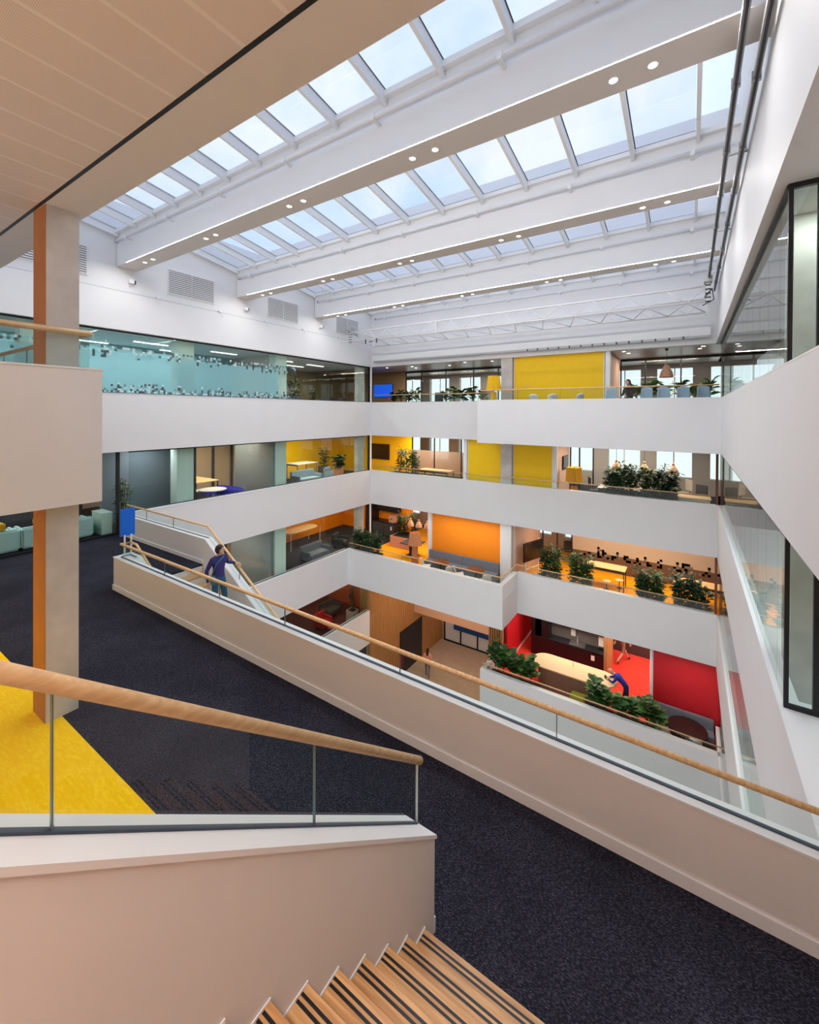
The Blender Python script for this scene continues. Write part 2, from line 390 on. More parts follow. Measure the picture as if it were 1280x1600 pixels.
# ---- column and slab at the left
c = S(box('column', -7.27, -6.83, 1.95, 2.30, -4, 2.62, CONC), 'square concrete column at the corner of the yellow carpet')
box('warm_bounce_face', -7.27+7.05, -6.83+7.05, 1.943-2.125, 1.9495-2.125, -3.31, 3.31, ORCOL, c)  # thin face coloured as if lit by bounce off the yellow carpet
u = S(box('wall_upper_slab', -6.82, -6.62, -3, 2.49, -1.22, .54, STAIRW), 'pale parapet of the upper floor in front of the column')
box('coping', -6.83+6.72, -6.61+6.72, -3+.255, 2.50+.255, .54+.34, .562+.34, CAPW, u)
box('end_parapet', -15.3+6.72, -6.82+6.72, 2.31+.255, 2.49+.255, -1.22+.34, .54+.34, STAIRW, u)
S(box('floor', -15.3, -6.82, -3, 2.31, -1.22, 0, STAIRW), 'underside of the upper floor above the yellow carpet')
balustrade('clear glass balustrade with oak rail on the upper slab by the concrete column', [(-6.75, -2.9, .562), (-6.75, 2.39, .562), (-15.1, 2.39, .562)], .44, .47,
           [[.3, .55, .8], [.15, .3, .45, .6, .75, .9]], .028)

# ---- near ceiling
ce = S(box('ceiling', -15.45, 2.6, -3, 1.93, 2.70, 2.9, BLACK), 'perforated ceiling panels over the stair, warm light mixed into their beige')
PERF, pn, pb = new_mat('perforated_panel')
pb.inputs['Roughness'].default_value = .55
tcx = pn.nodes.new('ShaderNodeTexCoord'); vo = pn.nodes.new('ShaderNodeTexVoronoi'); vo.inputs['Scale'].default_value = 95; vo.inputs['Randomness'].default_value = 0
rp = pn.nodes.new('ShaderNodeValToRGB'); rp.color_ramp.elements[0].position = .25; rp.color_ramp.elements[0].color = (.50, .41, .36, 1)
rp.color_ramp.elements[1].position = .36; rp.color_ramp.elements[1].color = (.82, .72, .66, 1)  # white metal with part of the warm light put into its colour
pn.links.new(tcx.outputs['Object'], vo.inputs['Vector']); pn.links.new(vo.outputs['Distance'], rp.inputs['Fac']); pn.links.new(rp.outputs['Color'], pb.inputs['Base Color'])
PLAIN = M('panel_edge', (.84, .76, .70), .5)
x = -6.40-.463*18
while x < 2.0:
    pn_ = box('ceiling_panel', x+.022+6.425, x+.441+6.425, -3+.535, 1.895+.535, 2.62-2.8, 2.66-2.8, PERF, ce)
    box('panel_joint', x-.022+6.425, x+.022+6.425, -3+.535, 1.895+.535, 2.622-2.8, 2.66-2.8, PLAIN, ce)
    x += .463
so = S(box('ceiling', -15.45, 2.6, 1.935, 2.38, 2.62, 2.95, SOFFIT), 'smooth pale soffit beam along the edge of the atrium')
box('fascia', -9.025, 9.025, -.05, .2225, .165, 3.7, WHITE, so)
box('shadow_gap', -9.025, 9.025, -.262, -.2225, -.166, -.13, BLACK, so)

# ---- middle parapet, far parapet and the descending stair
ZP = -3.27
mp = S(box('wall_parapet_middle', -10.75, 2.6, 4.27, 4.43, -5.2, ZP-.02, STAIRW), 'long white parapet between the landing and the atrium')
cx_, cy_, cz_ = -4.075, 4.35, (-5.2+ZP-.02)/2
box('coping', -10.76-cx_, 2.6-cx_, 4.258-cy_, 4.445-cy_, ZP-.02-cz_, ZP-cz_, CAPW, mp)
box('end_block', -10.75-cx_, -10.25-cx_, 4.43-cy_, 4.64-cy_, -5.2-cz_, ZP-.02-cz_, STAIRW, mp)
box('end_coping', -10.76-cx_, -10.25-cx_, 4.445-cy_, 4.65-cy_, ZP-.02-cz_, ZP-cz_, CAPW, mp)
S(box('baseboard_middle', -10.765, 2.6, 4.252, 4.27, -4, -3.885, CAPW), 'white skirting along the foot of the long parapet')
SL = .60
ns = S(prism('wall_stringer_near', [(-10.25, ZP-.02), (-3.6, ZP-.02-SL*6.65), (-3.6, ZP-1.6-SL*6.65), (-10.25, ZP-1.6)], 1, 4.445, 4.63, WHITE), 'sloping white stringer hidden behind the long parapet')
prism('coping', [(-10.25, ZP-.02), (-10.25, ZP), (-3.6, ZP-SL*6.65), (-3.6, ZP-.02-SL*6.65)], 1, 4.446, 4.65, CAPW, ns)
balustrade('long glass balustrade with oak rail on the middle parapet and down its stair', [(2.58, 4.355, ZP), (-10.59, 4.355, ZP), (-10.59, 4.54, ZP), (-10.30, 4.54, ZP), (-3.8, 4.54, ZP-SL*6.5)],
           .265, .285, [[(2.58-q)/13.17 for q in (.85, -1.09, -3.0, -5.14, -6.84, -8.7)], [], [], [.2, .4, .6, .8]], .024)
ZF = -3.33
fp = S(box('wall_parapet_far', -15.15, -10.52, 6.28, 6.47, -5.2, ZF-.02, WHITE), 'white parapet on the far side of the descending stair')
prism('slope', [(-10.52, ZF-.02), (-3.6, ZF-.02-SL*6.92), (-3.6, ZF-1.87-SL*6.92), (-10.52, -5.2)], 1, -.095, .095, WHITE, fp).location = (0, 0, 0)
for ob in fp.children: ob.location = (12.835, 0, 4.275)
k = prism('coping', [(-15.15, ZF-.02), (-15.15, ZF), (-10.52, ZF), (-3.6, ZF-SL*6.92), (-3.6, ZF-.02-SL*6.92), (-10.52, ZF-.02)], 1, -.107, .107, CAPW, fp); k.location = (12.835, 0, 4.275)
S(box('baseboard_far', -15.15, -10.6, 6.264, 6.28, -4, -3.9, CAPW), 'white skirting along the foot of the far parapet')
balustrade('glass balustrade with oak rail bending down over the far stair parapet', [(-15.12, 6.385, ZF), (-10.55, 6.385, ZF), (-3.8, 6.385, ZF-SL*6.75)], .27, .30, [[.28, .62], [.2, .4, .6, .8]], .026)
s2 = thing('staircase', 'oak staircase with pale risers going down behind the long parapet', 'staircase', (-10.62, 5.45, -4))
for k in range(22):
    xx, z = .29*k, -.174*(k+1)
    box('tread', xx, xx+.31, -.80, .815, z-.04, z, OAKX, s2)
    box('riser', xx+.0, xx+.015, -.80, .815, z, z+.134, CAPW, s2)
S(box('floor', -3.9, 2.6, 4.45, 6.4, -8.3, -8, DKF), 'lower landing at the foot of the far stair')

# ---- left building: slabs, parapets, glazing
for L, ya, yb in ((3, -3, YB), (2, 6.28, YB), (1, 3, 17.10), (0, 3, YB)):
    fl, tp, bt = LV[L]
    nm = {3: 'top', 2: 'second', 1: 'third', 0: 'lowest'}[L]
    pw = S(box('wall_left', -15.42, XL, ya, yb, bt, tp-.02, WHITE), 'white parapet band of the left glass front, %s of the four' % nm)
    cz = (bt+tp-.02)/2
    box('coping', -.145, .147, -(yb-ya)/2, (yb-ya)/2, tp-.02-cz, tp-cz, CAPW, pw)
    y1 = YB+.25 if L != 0 else 20.2
    S(box('floor', XEND, -15.42, -3, y1, bt, fl-.01, CEILM if L == 3 else WHITE), 'floor slab behind the left glass front, %s of the four' % nm)
FIN = {3: DKF, 2: DKF, 1: DKF, 0: M('dark_red_carpet', (.10, .02, .02), .9)}
for L in (3, 2, 1, 0):
    S(box('floor', XEND, -15.42, -3, (17.2 if L in (2, 1) else (YB+.25 if L == 3 else 20.2)), LV[L][0]-.01, LV[L][0], FIN[L]), 'dark carpet behind the left glass, level %s down from the roof' % ['four', 'three', 'two', 'one'][L])
wl = S(box('wall_left', -15.42, XL+.03, -3, YB, CEIL3, 3.80, WHITE), 'white wall band under the roof along the left side')
S(box('wall_left', -15.42, XL-.02, -3, YB, 3.80, 6.6, WHITE), 'white upper wall with air grilles along the left side')
S(box('trim_1', XL-.02, XL+.035, -3, YB, 3.800, 3.812, GREYM), 'thin grey ledge along the left upper wall')
S(box('ceiling', XEND, -15.42, -3, YB+.25, CEIL3, 2.9, WHITE), 'bronze ceiling behind the top left glazing')
S(box('wall_far_left', XEND-.2, XEND, -3, YEND, -17, 3, BEIGE), 'beige wall deep inside the left offices')

def glaze_left(L, ya, yb, ztop_, joints, m, wname, label):
    zt = LV[L][1]
    g = S(box(wname, -15.31, -15.27, ya, yb, ztop_-.05, ztop_, BLACK), label)
    cy, cz = (ya+yb)/2, ztop_-.025
    box('sill_frame', -.02, .02, ya-cy, yb-cy, zt-.002-cz, zt+.03-cz, SLOT, g)
    ys = [ya]+list(joints)+[yb]
    for a, b in zip(ys[:-1], ys[1:]):
        pn = box('pane', -.008, .008, a+.008-cy, b-.008-cy, zt+.03-cz, ztop_-.05-cz, m, g)
    return g
JL = [-1.9+.86*i for i in range(0, 24)]
g3 = glaze_left(3, -3, YB-.1, CEIL3, [j for j in JL if -2.5 < j < 18.4], G_WALL, 'window_1', 'glass front of the top floor along the left side')
g2 = glaze_left(2, 6.5, YB-.1, LV[3][2], [j for j in JL if 6.9 < j < 18.4], G_DARK, 'window_2', 'glass front of the second floor along the left side')
g1_ = glaze_left(1, 3, 18.4, LV[2][2], [j for j in JL if 3.4 < j < 18], G_WALL, 'window_3', 'glass front of the third floor along the left side')
g0_ = glaze_left(0, 3, YB-.1, LV[1][2], [j for j in JL if 3.4 < j < 18.4], G_DARK, 'window_4', 'glass front of the lowest floor along the left side')
for L in (3, 2, 1):
    zt = CEIL3 if L == 3 else LV[L+1][2]
    fl = LV[L][0]
    for n, ya in enumerate((3.85, 8.18, 12.55)):
        if L == 2 and n == 0: continue
        S(box('column', -15.95, -15.50, ya, ya+.62, fl, zt, PALEG), 'pale green column behind the left glass, %s from the camera on level %s' % (['first', 'second', 'third'][n], L))
    S(box('column', -15.62, -15.36, 18.05, 18.6, fl, zt, CONC), 'grey corner column at the end of the left glass on level %d' % L)
    b = S(box('trim_2', -15.30, -15.16, YB-.12, YB+.02, LV[L][1], zt, BLACK), 'black corner post of the glass front on level %d' % L)
    box('white_bead', .07, .12, -.05, .05, -(zt-LV[L][1])/2, (zt-LV[L][1])/2, CAPW, b)
# near end of level 2: glazed lounge behind the landing
gl = S(box('window_5', -15.44, -15.38, -3, 6.28, -4, -3.92, BLACK), 'glass wall of the lounge at the left end of the landing')
for a, b in zip([-3, -.7, 1.6, 3.9], [-.7, 1.6, 3.9, 6.2]):
    box('pane', -.008, .008, a+.01-1.64, b-.01-1.64, .04, 2.65, G_RAIL, gl)
box('mullion', -.03, .03, 6.18-1.64, 6.28-1.64, .04, 2.65, BLACK, gl)
S(box('wall_lounge', -18.6, -18.4, -3, 6.3, -4, -1.31, DARK), 'dark wall behind the lounge sofas')

# ---- back building
def slab(x0, x1, yf, L, fin, label, ybk=None):
    fl, tp, bt = LV[L]; ybk = ybk or YEND
    s = S(box('floor', x0, x1, yf+.2, ybk, bt, fl-.01, CEILM if L == 3 else WHITE), label)
    cx, cy, cz = (x0+x1)/2, (yf+.2+ybk)/2, (bt+fl-.01)/2
    box('carpet', x0-cx, x1-cx, yf+.2-cy, ybk-cy, fl-.01-cz, fl-cz, fin, s)
def parapet(x0, x1, yf, L, label, side=None):
    fl, tp, bt = LV[L]
    p = S(box('wall_back', x0, x1, yf, yf+.2, bt, tp-.02, WHITE), label)
    cx, cz = (x0+x1)/2, (bt+tp-.02)/2
    box('coping', x0-cx, x1-cx, -.105, .105, tp-.02-cz, tp-cz, CAPW, p)
    return p
slab(XEND, -7.8, YB, 3, DKF, 'top floor slab of the back building, left half')
slab(-7.8, 2.6, 17.2, 3, DKF, 'top floor slab of the back building, projecting right half')
parapet(-15.15, -7.8, YB, 3, 'white parapet of the top floor at the back, recessed part')
parapet(-7.8, XR, 17.2, 3, 'white parapet of the top floor at the back, projecting part')
slab(-15.42, -9.2, YB, 2, ORAF, 'second floor slab of the back building with the amber carpet corner')
slab(-9.2, 2.6, YB, 2, DKF, 'second floor slab of the back building with grey carpet')
slab(XEND, -15.42, YB, 2, DKF, 'second floor corner slab of the back building')
parapet(-15.15, XR, YB, 2, 'white parapet of the second floor at the back')
slab(-15.42, -6.55, 17.1, 1, ORAF, 'third floor slab of the back building, projecting left half')
slab(XEND, -15.42, 17.0, 1, DKF, 'third floor corner slab of the back building')
slab(-6.55, 2.6, 19.0, 1, ORAF, 'third floor slab of the back building, recessed right half')
parapet(-15.28, -6.55, 17.1, 1, 'white parapet of the projecting balcony with the tables')
pr = parapet(-6.55, XR, 19.0, 1, 'white parapet of the third floor at the back, recessed part')
rs = S(box('wall_return', -6.75, -6.55, 17.3, 19.0, -9.19, -7.33, WHITE), 'short white return of the projecting balcony')
box('coping', -.105, .105, -.85, .85, .93, .95, CAPW, rs)
slab(-7.66, 2.6, 17.35, 0, REDF, 'red carpeted floor of the kitchen level')
pl = parapet(-7.66, 1.0, 17.35, 0, 'white planter parapet of the red kitchen level')
S(box('wall_planter_left', -7.66, -7.46, 17.55, 19.0, -13.19, -11.33, WHITE), 'white left side of the planter parapet')
S(box('wall_planter_base', -7.66, 2.6, 17.4, 19.0, -16.6, -13.19, WHITE), 'white base under the planter parapet')
S(box('wall_back', -15.42, XR, YB, YB+.25, CEIL3, 6.6, WHITE), 'white upper wall at the back of the atrium')
S(box('ceiling', XEND, 2.6, YB+.25, YEND, CEIL3, 2.9, CEILM), 'bronze ceiling of the top floor at the back')
S(box('ceiling', -7.8, XR, 17.4, YB, CEIL3+1.2, CEIL3+1.25, WHITE), 'white strip over the projecting balcony') if False else None

# facade with windows
def facade(L, zc, label):
    fl = LV[L][0]; lst = []
    x = XEND
    S_ = S(box('wall_facade', XEND, 2.6, YEND, YEND+.3, fl, fl+.75, BEIGE), label)
    cx, cy, cz = (XEND+2.6)/2, YEND+.15, fl+.375
    box('head', XEND-cx, 2.6-cx, -.15, .15, 2.35-.375, zc-fl-.375, BEIGE, S_)
    while x < 2.4:
        box('pier', x-cx, x+.75-cx, -.15, .15, .375, 2.35-.375, BEIGE, S_)
        wn = box('window_frame', x+.75-cx, x+2.3-cx, -.02, .02, .375, .415, CAPW, S_)
        box('pane', -.775, .775, -.004, .004, .02, 1.58, G_RAIL, wn)
        box('mullion', -.025, .025, -.02, .02, .02, 1.58, CAPW, wn)
        x += 2.3
facade(3, CEIL3, 'outer wall with windows behind the top floor')
facade(2, LV[3][2], 'outer wall with windows behind the second floor')
facade(1, LV[2][2], 'outer wall with windows behind the third floor')
S(box('wall_facade', -7.19, 2.6, 23.75, 23.95, -12, -9.19, M('kitchen_back_wall', (.07, .045, .04), .6)), 'dark wall at the back of the kitchen level')

# structural columns and coloured sliding panels on the back front
for L, zt in ((3, CEIL3), (2, LV[3][2]), (1, LV[2][2])):
    S(box('column', -7.42, -6.89, 19.02, 19.5, LV[L][0], zt, CONC if L != 1 else WHITE), 'square column between the coloured panels on level %d' % L)
def colour_panel(x0, x1, L, m, label, y=19.16, zt=None):
    zt = zt if zt is not None else (CEIL3 if L == 3 else LV[L+1][2]); fl = LV[L][0]
    r = thing('sliding_panel', label, 'panel', ((x0+x1)/2, y+.05, fl), group='coloured wall panels facing the atrium')
    h = (x1-x0)/2
    box('panel_face', -h+.03, h-.03, -.03, .05, 0, zt-fl, m, r)
    box('edge_trim', -h, -h+.03, -.04, .05, 0, zt-fl, CAPW, r); box('edge_trim', h-.03, h, -.04, .05, 0, zt-fl, CAPW, r)
    return r
colour_panel(-6.86, -2.98, 3, YEL, 'wide yellow wall panel on the top floor')
colour_panel(-9.2, -7.42, 2, YEL, 'yellow wall panel left of the grey column on the second floor')
colour_panel(-6.86, -5.06, 2, YEL, 'yellow wall panel right of the grey column on the second floor')
colour_panel(-11.25, -7.42, 1, ORA, 'wide orange wall panel behind the grey bench')
colour_panel(-1.16, 1.05, 0, RED, 'dark red wall panel above the grey bench on the kitchen level')
for L, x in ((3, -2.86), (2, -4.96), (2, -9.32), (1, -11.36)):
    zt = CEIL3 if L == 3 else LV[L+1][2]
    S(box('trim_3', x-.08, x+.10, 19.1, 19.3, LV[L][0], zt, CAPW), {-2.86: 'white post right of the wide yellow panel on the top floor', -4.96: 'white post right of the second floor yellow panels', -9.32: 'white post left of the second floor yellow panels', -11.36: 'white post left of the orange panel'}[x])
# side walls of the bays
def wallY(name, x, y0, y1, L, m, label, zt=None):
    zt = zt if zt is not None else (CEIL3 if L == 3 else LV[L+1][2])
    return S(box(name, x-.06, x+.06, y0, y1, LV[L][0], zt, m), label)
PINK = M('pinkish_wall', (.62, .44, .36), .6)
wallY('wall_side', -2.86, 19.3, 22.3, 3, PINK, 'warm side wall right of the top yellow panel')
wallY('wall_side', -4.96, 19.3, 21.6, 2, PINK, 'warm side wall right of the second floor yellow panels')
wallY('wall_side', -6.82, 19.2, 23.2, 1, PINK, 'warm side wall behind the screen stand')
wallY('wall_side', -7.25, 19.4, 25.0, 0, RED, 'red side wall left of the kitchen counter', LV[1][2])
S(box('baseboard_red', -7.19, -7.17, 19.4, 25.0, -12, -11.9, CAPW), 'pale skirting along the red side wall')
S(box('wall_corner', XEND, -15.1, 22.3, 22.45, 0, CEIL3, BROWNW), 'brown wall with the blue screens on the top floor')
S(box('wall_corner', XEND, -14.4, 22.0, 22.15, -4, LV[3][2], YEL), 'yellow wall in the corner of the second floor')
S(box('wall_corner', XEND, -14.7, 22.6, 22.75, -8, LV[2][2], ORA), 'orange wall in the corner of the third floor')
S(box('wall_corner', XEND, XEND+.08, 16.6, 22.0, -4, LV[3][2], YEL), 'yellow side wall of the second floor corner lounge')
S(box('wall_corner', XEND, XEND+.08, 14.6, 22.6, -8, LV[2][2], ORA), 'orange side wall of the third floor corner lounge')
S(box('wall_corner', XEND, -15.5, 20.05, 20.2, -12, LV[1][2], M('brick_red_paint', (.50, .09, .03), .6)), 'brick red wall behind the lowest left glass')

# glazed partitions inside the back building
def partition(L, x0, x1, y, mull, label, wname, filmm=None, fz=(0, 1), zt=None, m=None):
    fl = LV[L][0]; zt = zt if zt is not None else (CEIL3 if L == 3 else LV[L+1][2])
    g = S(box(wname, x0, x1, y-.03, y+.03, zt-.10, zt, BLACK), label); cx, cz = (x0+x1)/2, zt-.05
    xs = [x0]+mull+[x1]
    for xm in mull+[x0+.03, x1-.03]: box('mullion', xm-.03-cx, xm+.03-cx, -.03, .03, fl-cz, zt-.1-cz, BLACK, g)
    for a, b in zip(xs[:-1], xs[1:]):
        pn = box('pane', a+.035-cx, b-.035-cx, -.006, .006, fl-cz, zt-.1-cz, m or G_RAIL, g)
        if filmm:
            box('film', -(b-a)/2+.04, (b-a)/2-.04, -.012, -.008, fz[0]-(zt-.1-fl)/2, fz[1]-(zt-.1-fl)/2, filmm, pn)
    return g
partition(3, -15.1, -7.5, 22.4, [-13.9, -12.2, -10.4, -8.9], 'black framed glass partition on the top floor, left', 'window_6')
partition(3, -2.8, 1.2, 22.5, [-1.75, -.35], 'black framed glass partition on the top floor, right', 'window_7')
partition(2, -14.4, -9.4, 22.1, [-12.8, -11.0], 'brown tinted glass partition on the second floor', 'window_8', FRITB, (0, 1.7))
partition(2, -4.9, 1.2, 21.7, [-4.45, -3.83], 'black framed glass partition behind the desks', 'window_9')
partition(1, -6.7, 2.2, 23.4, [-5.9, -5.15], 'beige filmed glass partition with pixel print', 'window_10', None)

# ---- right building
for L, ya in ((3, 3.0), (2, 4.45), (1, 6.4), (0, 6.4)):
    fl, tp, bt = LV[L]; nm = {3: 'top', 2: 'second', 1: 'third', 0: 'lowest'}[L]
    zc = tp if L != 2 else -3.28
    p = S(box('wall_right', XR, 1.06, ya, YB if L != 1 else 19.0, bt, zc-.02, WHITE), 'white parapet band along the right side, %s of the four' % nm)
    yb = YB if L != 1 else 19.0
    box('coping', -.102, .102, -(yb-ya)/2, (yb-ya)/2, (zc-bt-.02)/2, (zc-bt+.02)/2, CAPW, p)
    S(box('floor', 1.06, 6, 6.5, YEND, bt, fl, WHITE), 'floor slab of the right wing, %s of the four' % nm)
S(box('wall_ledge', 1.06, 2.6, 4.45, 6.5, -5.2, -3.28, CAPW), 'broad white ledge at the right end of the long parapet')
S(box('wall_ledge', 1.06, 2.6, 3.0, 6.5, -1.31, .50, WHITE), 'white upper ledge at the right edge')
rf = S(box('wall_right', .77, 1.12, 2.38, YB+.25, CEIL3, 6.6, WHITE), 'white upper wall above the right glazing')
S(box('ceiling', 1.12, 6, 2.38, YEND, CEIL3, 2.7, SOFFIT), 'pale soffit above the right glazing')
S(box('wall_far_right', 6, 6.2, 6.3, YEND, -17, 3, WHITE), 'white wall deep inside the right wing')
for L in (3, 2):
    z0 = LV[L][1] if L == 3 else -3.28; z1 = CEIL3 if L == 3 else LV[3][2]
    w = S(box('window_11' if L == 3 else 'window_12', .89, .95, 6.30, YB, z1-.06, z1, BLACK), 'glass front along the right side, %s' % ('upper' if L == 3 else 'lower'))
    cy, cz = (6.3+YB)/2, z1-.03
    box('corner_post', -.02, .022, 6.275-cy, 6.325-cy, z0-cz, .03, BLACK, w)
    ys = [6.34]+[6.9+.92*i for i in range(14) if 6.9+.92*i < 18.6]+[YB-.05]
    for a, b in zip(ys[:-1], ys[1:]): box('pane', -.006, .006, a+.005-cy, b-.005-cy, z0-cz, -.03, G_WALL, w)
    box('return_head', .022, 1.68, 6.27-cy, 6.32-cy, -.03, .03, BLACK, w)
    box('return_sill', .022, 1.68, 6.27-cy, 6.32-cy, z0-cz, z0+.045-cz, BLACK, w)
    box('return_pane', .022, .22, 6.29-cy, 6.30-cy, z0+.045-cz, -.03, G_WALL, w)
    box('return_mullion', .22, .27, 6.27-cy, 6.32-cy, z0+.045-cz, -.03, BLACK, w)
    box('return_pane', .27, 1.68, 6.29-cy, 6.30-cy, z0+.045-cz, -.03, G_WALL, w)
    S(box('column', 1.10, 1.62, 7.3, 7.9, LV[L][0], z1, CONC), 'concrete column behind the right corner glass, %s floor' % ('upper' if L == 3 else 'lower'))
for L in (1, 0):
    z0, z1 = LV[L][1], LV[L+1][2]
    w = S(box('window_13' if L == 1 else 'window_14', .90, .94, 6.40, YB, z1-.06, z1, BLACK), 'glass front along the right side, %s' % ('third floor' if L == 1 else 'kitchen level'))
    cy, cz = (6.4+YB)/2, z1-.03
    ys = [6.4+1.4*i for i in range(9)]+[YB-.05]
    for a, b in zip(ys[:-1], ys[1:]): box('pane', -.006, .006, a+.005-cy, b-.005-cy, z0-cz, -.03, G_WALL, w)
for L, y in ((2, 19.05), (1, 19.1)):
    S(box('trim_4', .80, .88, y, y+.08, LV[L][1], LV[L+1][2], M('rust_post', (.16, .05, .03), .5)), 'slim rust brown post in the right back corner, level %d' % L)

# ---- roof
SLP = .155
def zpane(y, yl): return 5.70+SLP*(yl-y)
for n, (y0, y1) in enumerate(BEAMS):
    b = S(box('ceiling_beam', XL, .80, y0, y1, ZB, 5.74, WHITE), 'white roof beam with a row of downlights, %s from the camera' % ['first', 'second', 'third'][n])
    cz = (ZB+5.74)/2
    box('upstand', -7.975, 7.975, (y1-y0)/2-.06, (y1-y0)/2, 5.74-cz, 6.27-cz, WHITE, b)
    box('soffit', -7.975, 7.975, -(y1-y0)/2, (y1-y0)/2, ZB-.012-cz, ZB-cz, SOFFIT, b)
BAYS = [(2.38, 6.09), (6.68, 10.35), (10.90, 14.57), (15.10, YB)]
for n, (ya, yb) in enumerate(BAYS):
    yl = yb-.06
    w = S(box('window_%d' % (15+n), XL, .80, yl-.05, yb, 5.56, 5.66, WHITE), 'sloping skylight of glass panes, %s from the camera' % ['first', 'second', 'third', 'last'][n])
    cx, cy, cz = (XL+.8)/2, (yl-.05+yb)/2, 5.61
    xs = [-15.05+1.165*i for i in range(14)]
    zp = lambda y: zpane(y, yl)
    for i, x in enumerate(xs):
        x1 = x+1.165
        vs = [(x+.05-cx, ya-cy, zp(ya)-cz), (x1-.05-cx, ya-cy, zp(ya)-cz), (x1-.05-cx, yl-cy, zp(yl)-cz), (x+.05-cx, yl-cy, zp(yl)-cz)]
        if x1 > .9: continue
        raw('pane', vs+[(a, b_, c_+.03) for a, b_, c_ in vs], [(0, 1, 2, 3), (7, 6, 5, 4), (0, 4, 5, 1), (1, 5, 6, 2), (2, 6, 7, 3), (3, 7, 4, 0)], G_SKY, w)
        # dark gasket at the left and lower edge of the pane
        raw('gasket', [(x+.035-cx, ya-cy, zp(ya)-.012-cz), (x+.055-cx, ya-cy, zp(ya)-.012-cz), (x+.055-cx, yl-.02-cy, zp(yl)-.012-cz), (x1-.05-cx, yl-.02-cy, zp(yl)-.012-cz), (x1-.05-cx, yl-cy, zp(yl)-.012-cz), (x+.035-cx, yl-cy, zp(yl)-.012-cz)],
            [(0, 1, 2, 5), (2, 3, 4, 5)], DARK, w)
    for i in range(14):
        x = -15.05+1.165*i
        if x > .8: continue
        prism('rafter', [(ya-cy, zp(ya)+.01-cz), (ya-cy, zp(ya)-.22-cz), (yl+.05-cy, zp(yl)-.24-cz), (yl+.05-cy, zp(yl)+.01-cz)], 0, x-.035-cx, x+.035-cx, WHITE, w)
    pp = thing('pipe_run', 'white pipe on brackets along the %s roof beam' % ['first', 'second', 'third', 'back'][n], 'pipe', (-7.2, yb-.17, 5.21), group='white pipes along the roof beams')
    tube('pipe', [(-7.5, 0, 0), (7.8, 0, 0)], .045, WHITE, pp, seg=10)
    lathe('end_valve', [(.03, -.06), (.06, -.05), (.06, .05), (.03, .06)], GREYM, pp, (-7.55, 0, 0), 10)
    for k in range(7):
        bx = -6.9+2.35*k
        box('bracket', bx-.03, bx+.03, -.06, .165, -.07, -.04, WHITE, pp); box('clip', bx-.04, bx+.04, -.055, .055, -.055, .055, WHITE, pp)
ORD = ['first', 'second', 'third', 'fourth', 'fifth', 'sixth', 'seventh', 'eighth', 'ninth', 'tenth', 'eleventh', 'twelfth', 'thirteenth', 'fourteenth']
DLX = [-.44, -.91, -3.72, -4.19, -7.0, -7.45, -10.25, -10.69, -13.49, -13.98]
for n, (y0, y1) in enumerate(BEAMS):
    for i, x in enumerate(DLX):
        downlight(x, (y0+y1)/2+.05*n, ZB-.013, .06, '%s downlight from the right in the %s roof beam' % (ORD[i], ['nearest', 'middle', 'farthest'][n]), 'downlights in the roof beams')
# gantry rails on the right
for i, (x, nm) in enumerate(((.47, 'left'), (.68, 'right'))):
    t = thing('gantry_rail', 'dark overhead gantry rail along the right wall, %s one of the pair' % nm, 'rail', (x, 2.4, 4.3), group='gantry rails')
    box('rail', -.035, .035, 0, 15.9, .02, .10, GREYM, t); box('dark_track', -.014, .014, 0, 15.9, -.01, .02, BLACK, t)
    for k in range(9): box('clamp', -.05, .05, 1.2+1.7*k, 1.26+1.7*k, .0, .12, GREYM, t)
    for k in range(4): box('hanger', -.02, .3-.2*i, 3+3.6*k, 3.06+3.6*k, .10, .13, WHITE, t)

# ---- ground level
S(box('floor', -22, 6, 0, 30, -16.8, GROUND, TAN), 'tan stone floor of the entrance hall')
ww = S(box('wall_wood', -15.35, -15.16, YB, 27.4, GROUND, LV[1][2], M('cedar_board', (.44, .22, .075), .6)), 'cedar clad wall of the entrance hall')
lst = []
y = YB+.02
while y < 27.3:
    if not (21.9 < y < 24.5): lst.append((.095, .125, y-(YB+27.4)/2, y+.075-(YB+27.4)/2, -3.70, 3.70))
    else: lst.append((.095, .125, y-(YB+27.4)/2, y+.075-(YB+27.4)/2, -.95, 3.70))
    y += .105
multibox('slats', lst, SLATW, ww, 'stuff')
S(box('wall_wood', -15.9, -15.15, YB-.02, YB+.03, -13.19, LV[1][2], SLATW), 'cedar end of the glazing on the kitchen level')
dr = S(box('door_1', -15.17, -15.10, 21.95, 24.55, GROUND, -13.85, M('black_door', (.012, .013, .018), .35)), 'tall black doorway in the cedar wall')
box('red_edge', .0, .037, -1.29, -.9, -1.0, .2, M('dark_red_door', (.16, .01, .02), .5), dr)
S(box('wall_bulkhead', -15.16, -7.9, 23.6, 23.9, -13.2, LV[1][2], PEACH), 'peach bulkhead above the entrance doors')
S(box('wall_entrance', -15.35, -7.3, 27.4, 27.6, GROUND, -9.2, PEACH), 'peach wall around the entrance doors')
dd = S(box('door_2', -14.9, -10.9, 27.26, 27.38, GROUND, GROUND+.10, BLACK), 'black framed glass sliding doors with a blue band')
for k in range(4): box('frame_post', -2.0+1.3*k, -1.92+1.3*k, -.05, .05, .05, 2.6, BLACK, dd)
for k in range(3):
    box('pane', -1.9+1.3*k, -.72+1.3*k, -.01, .01, .05, 2.6, M('bright_outdoors_glass', (.75, .80, .78), .25), dd)
box('blue_band', -1.2, 1.95, -.075, -.06, .95, 1.55, M('band_blue', (.005, .06, .24), .5), dd)
sw = S(box('wall_slatted', -7.95, -7.3, 19.02, 19.12, GROUND, LV[1][2], M('red_brown_backing', (.35, .10, .05), .7)), 'cedar slatted screen left of the red wall')
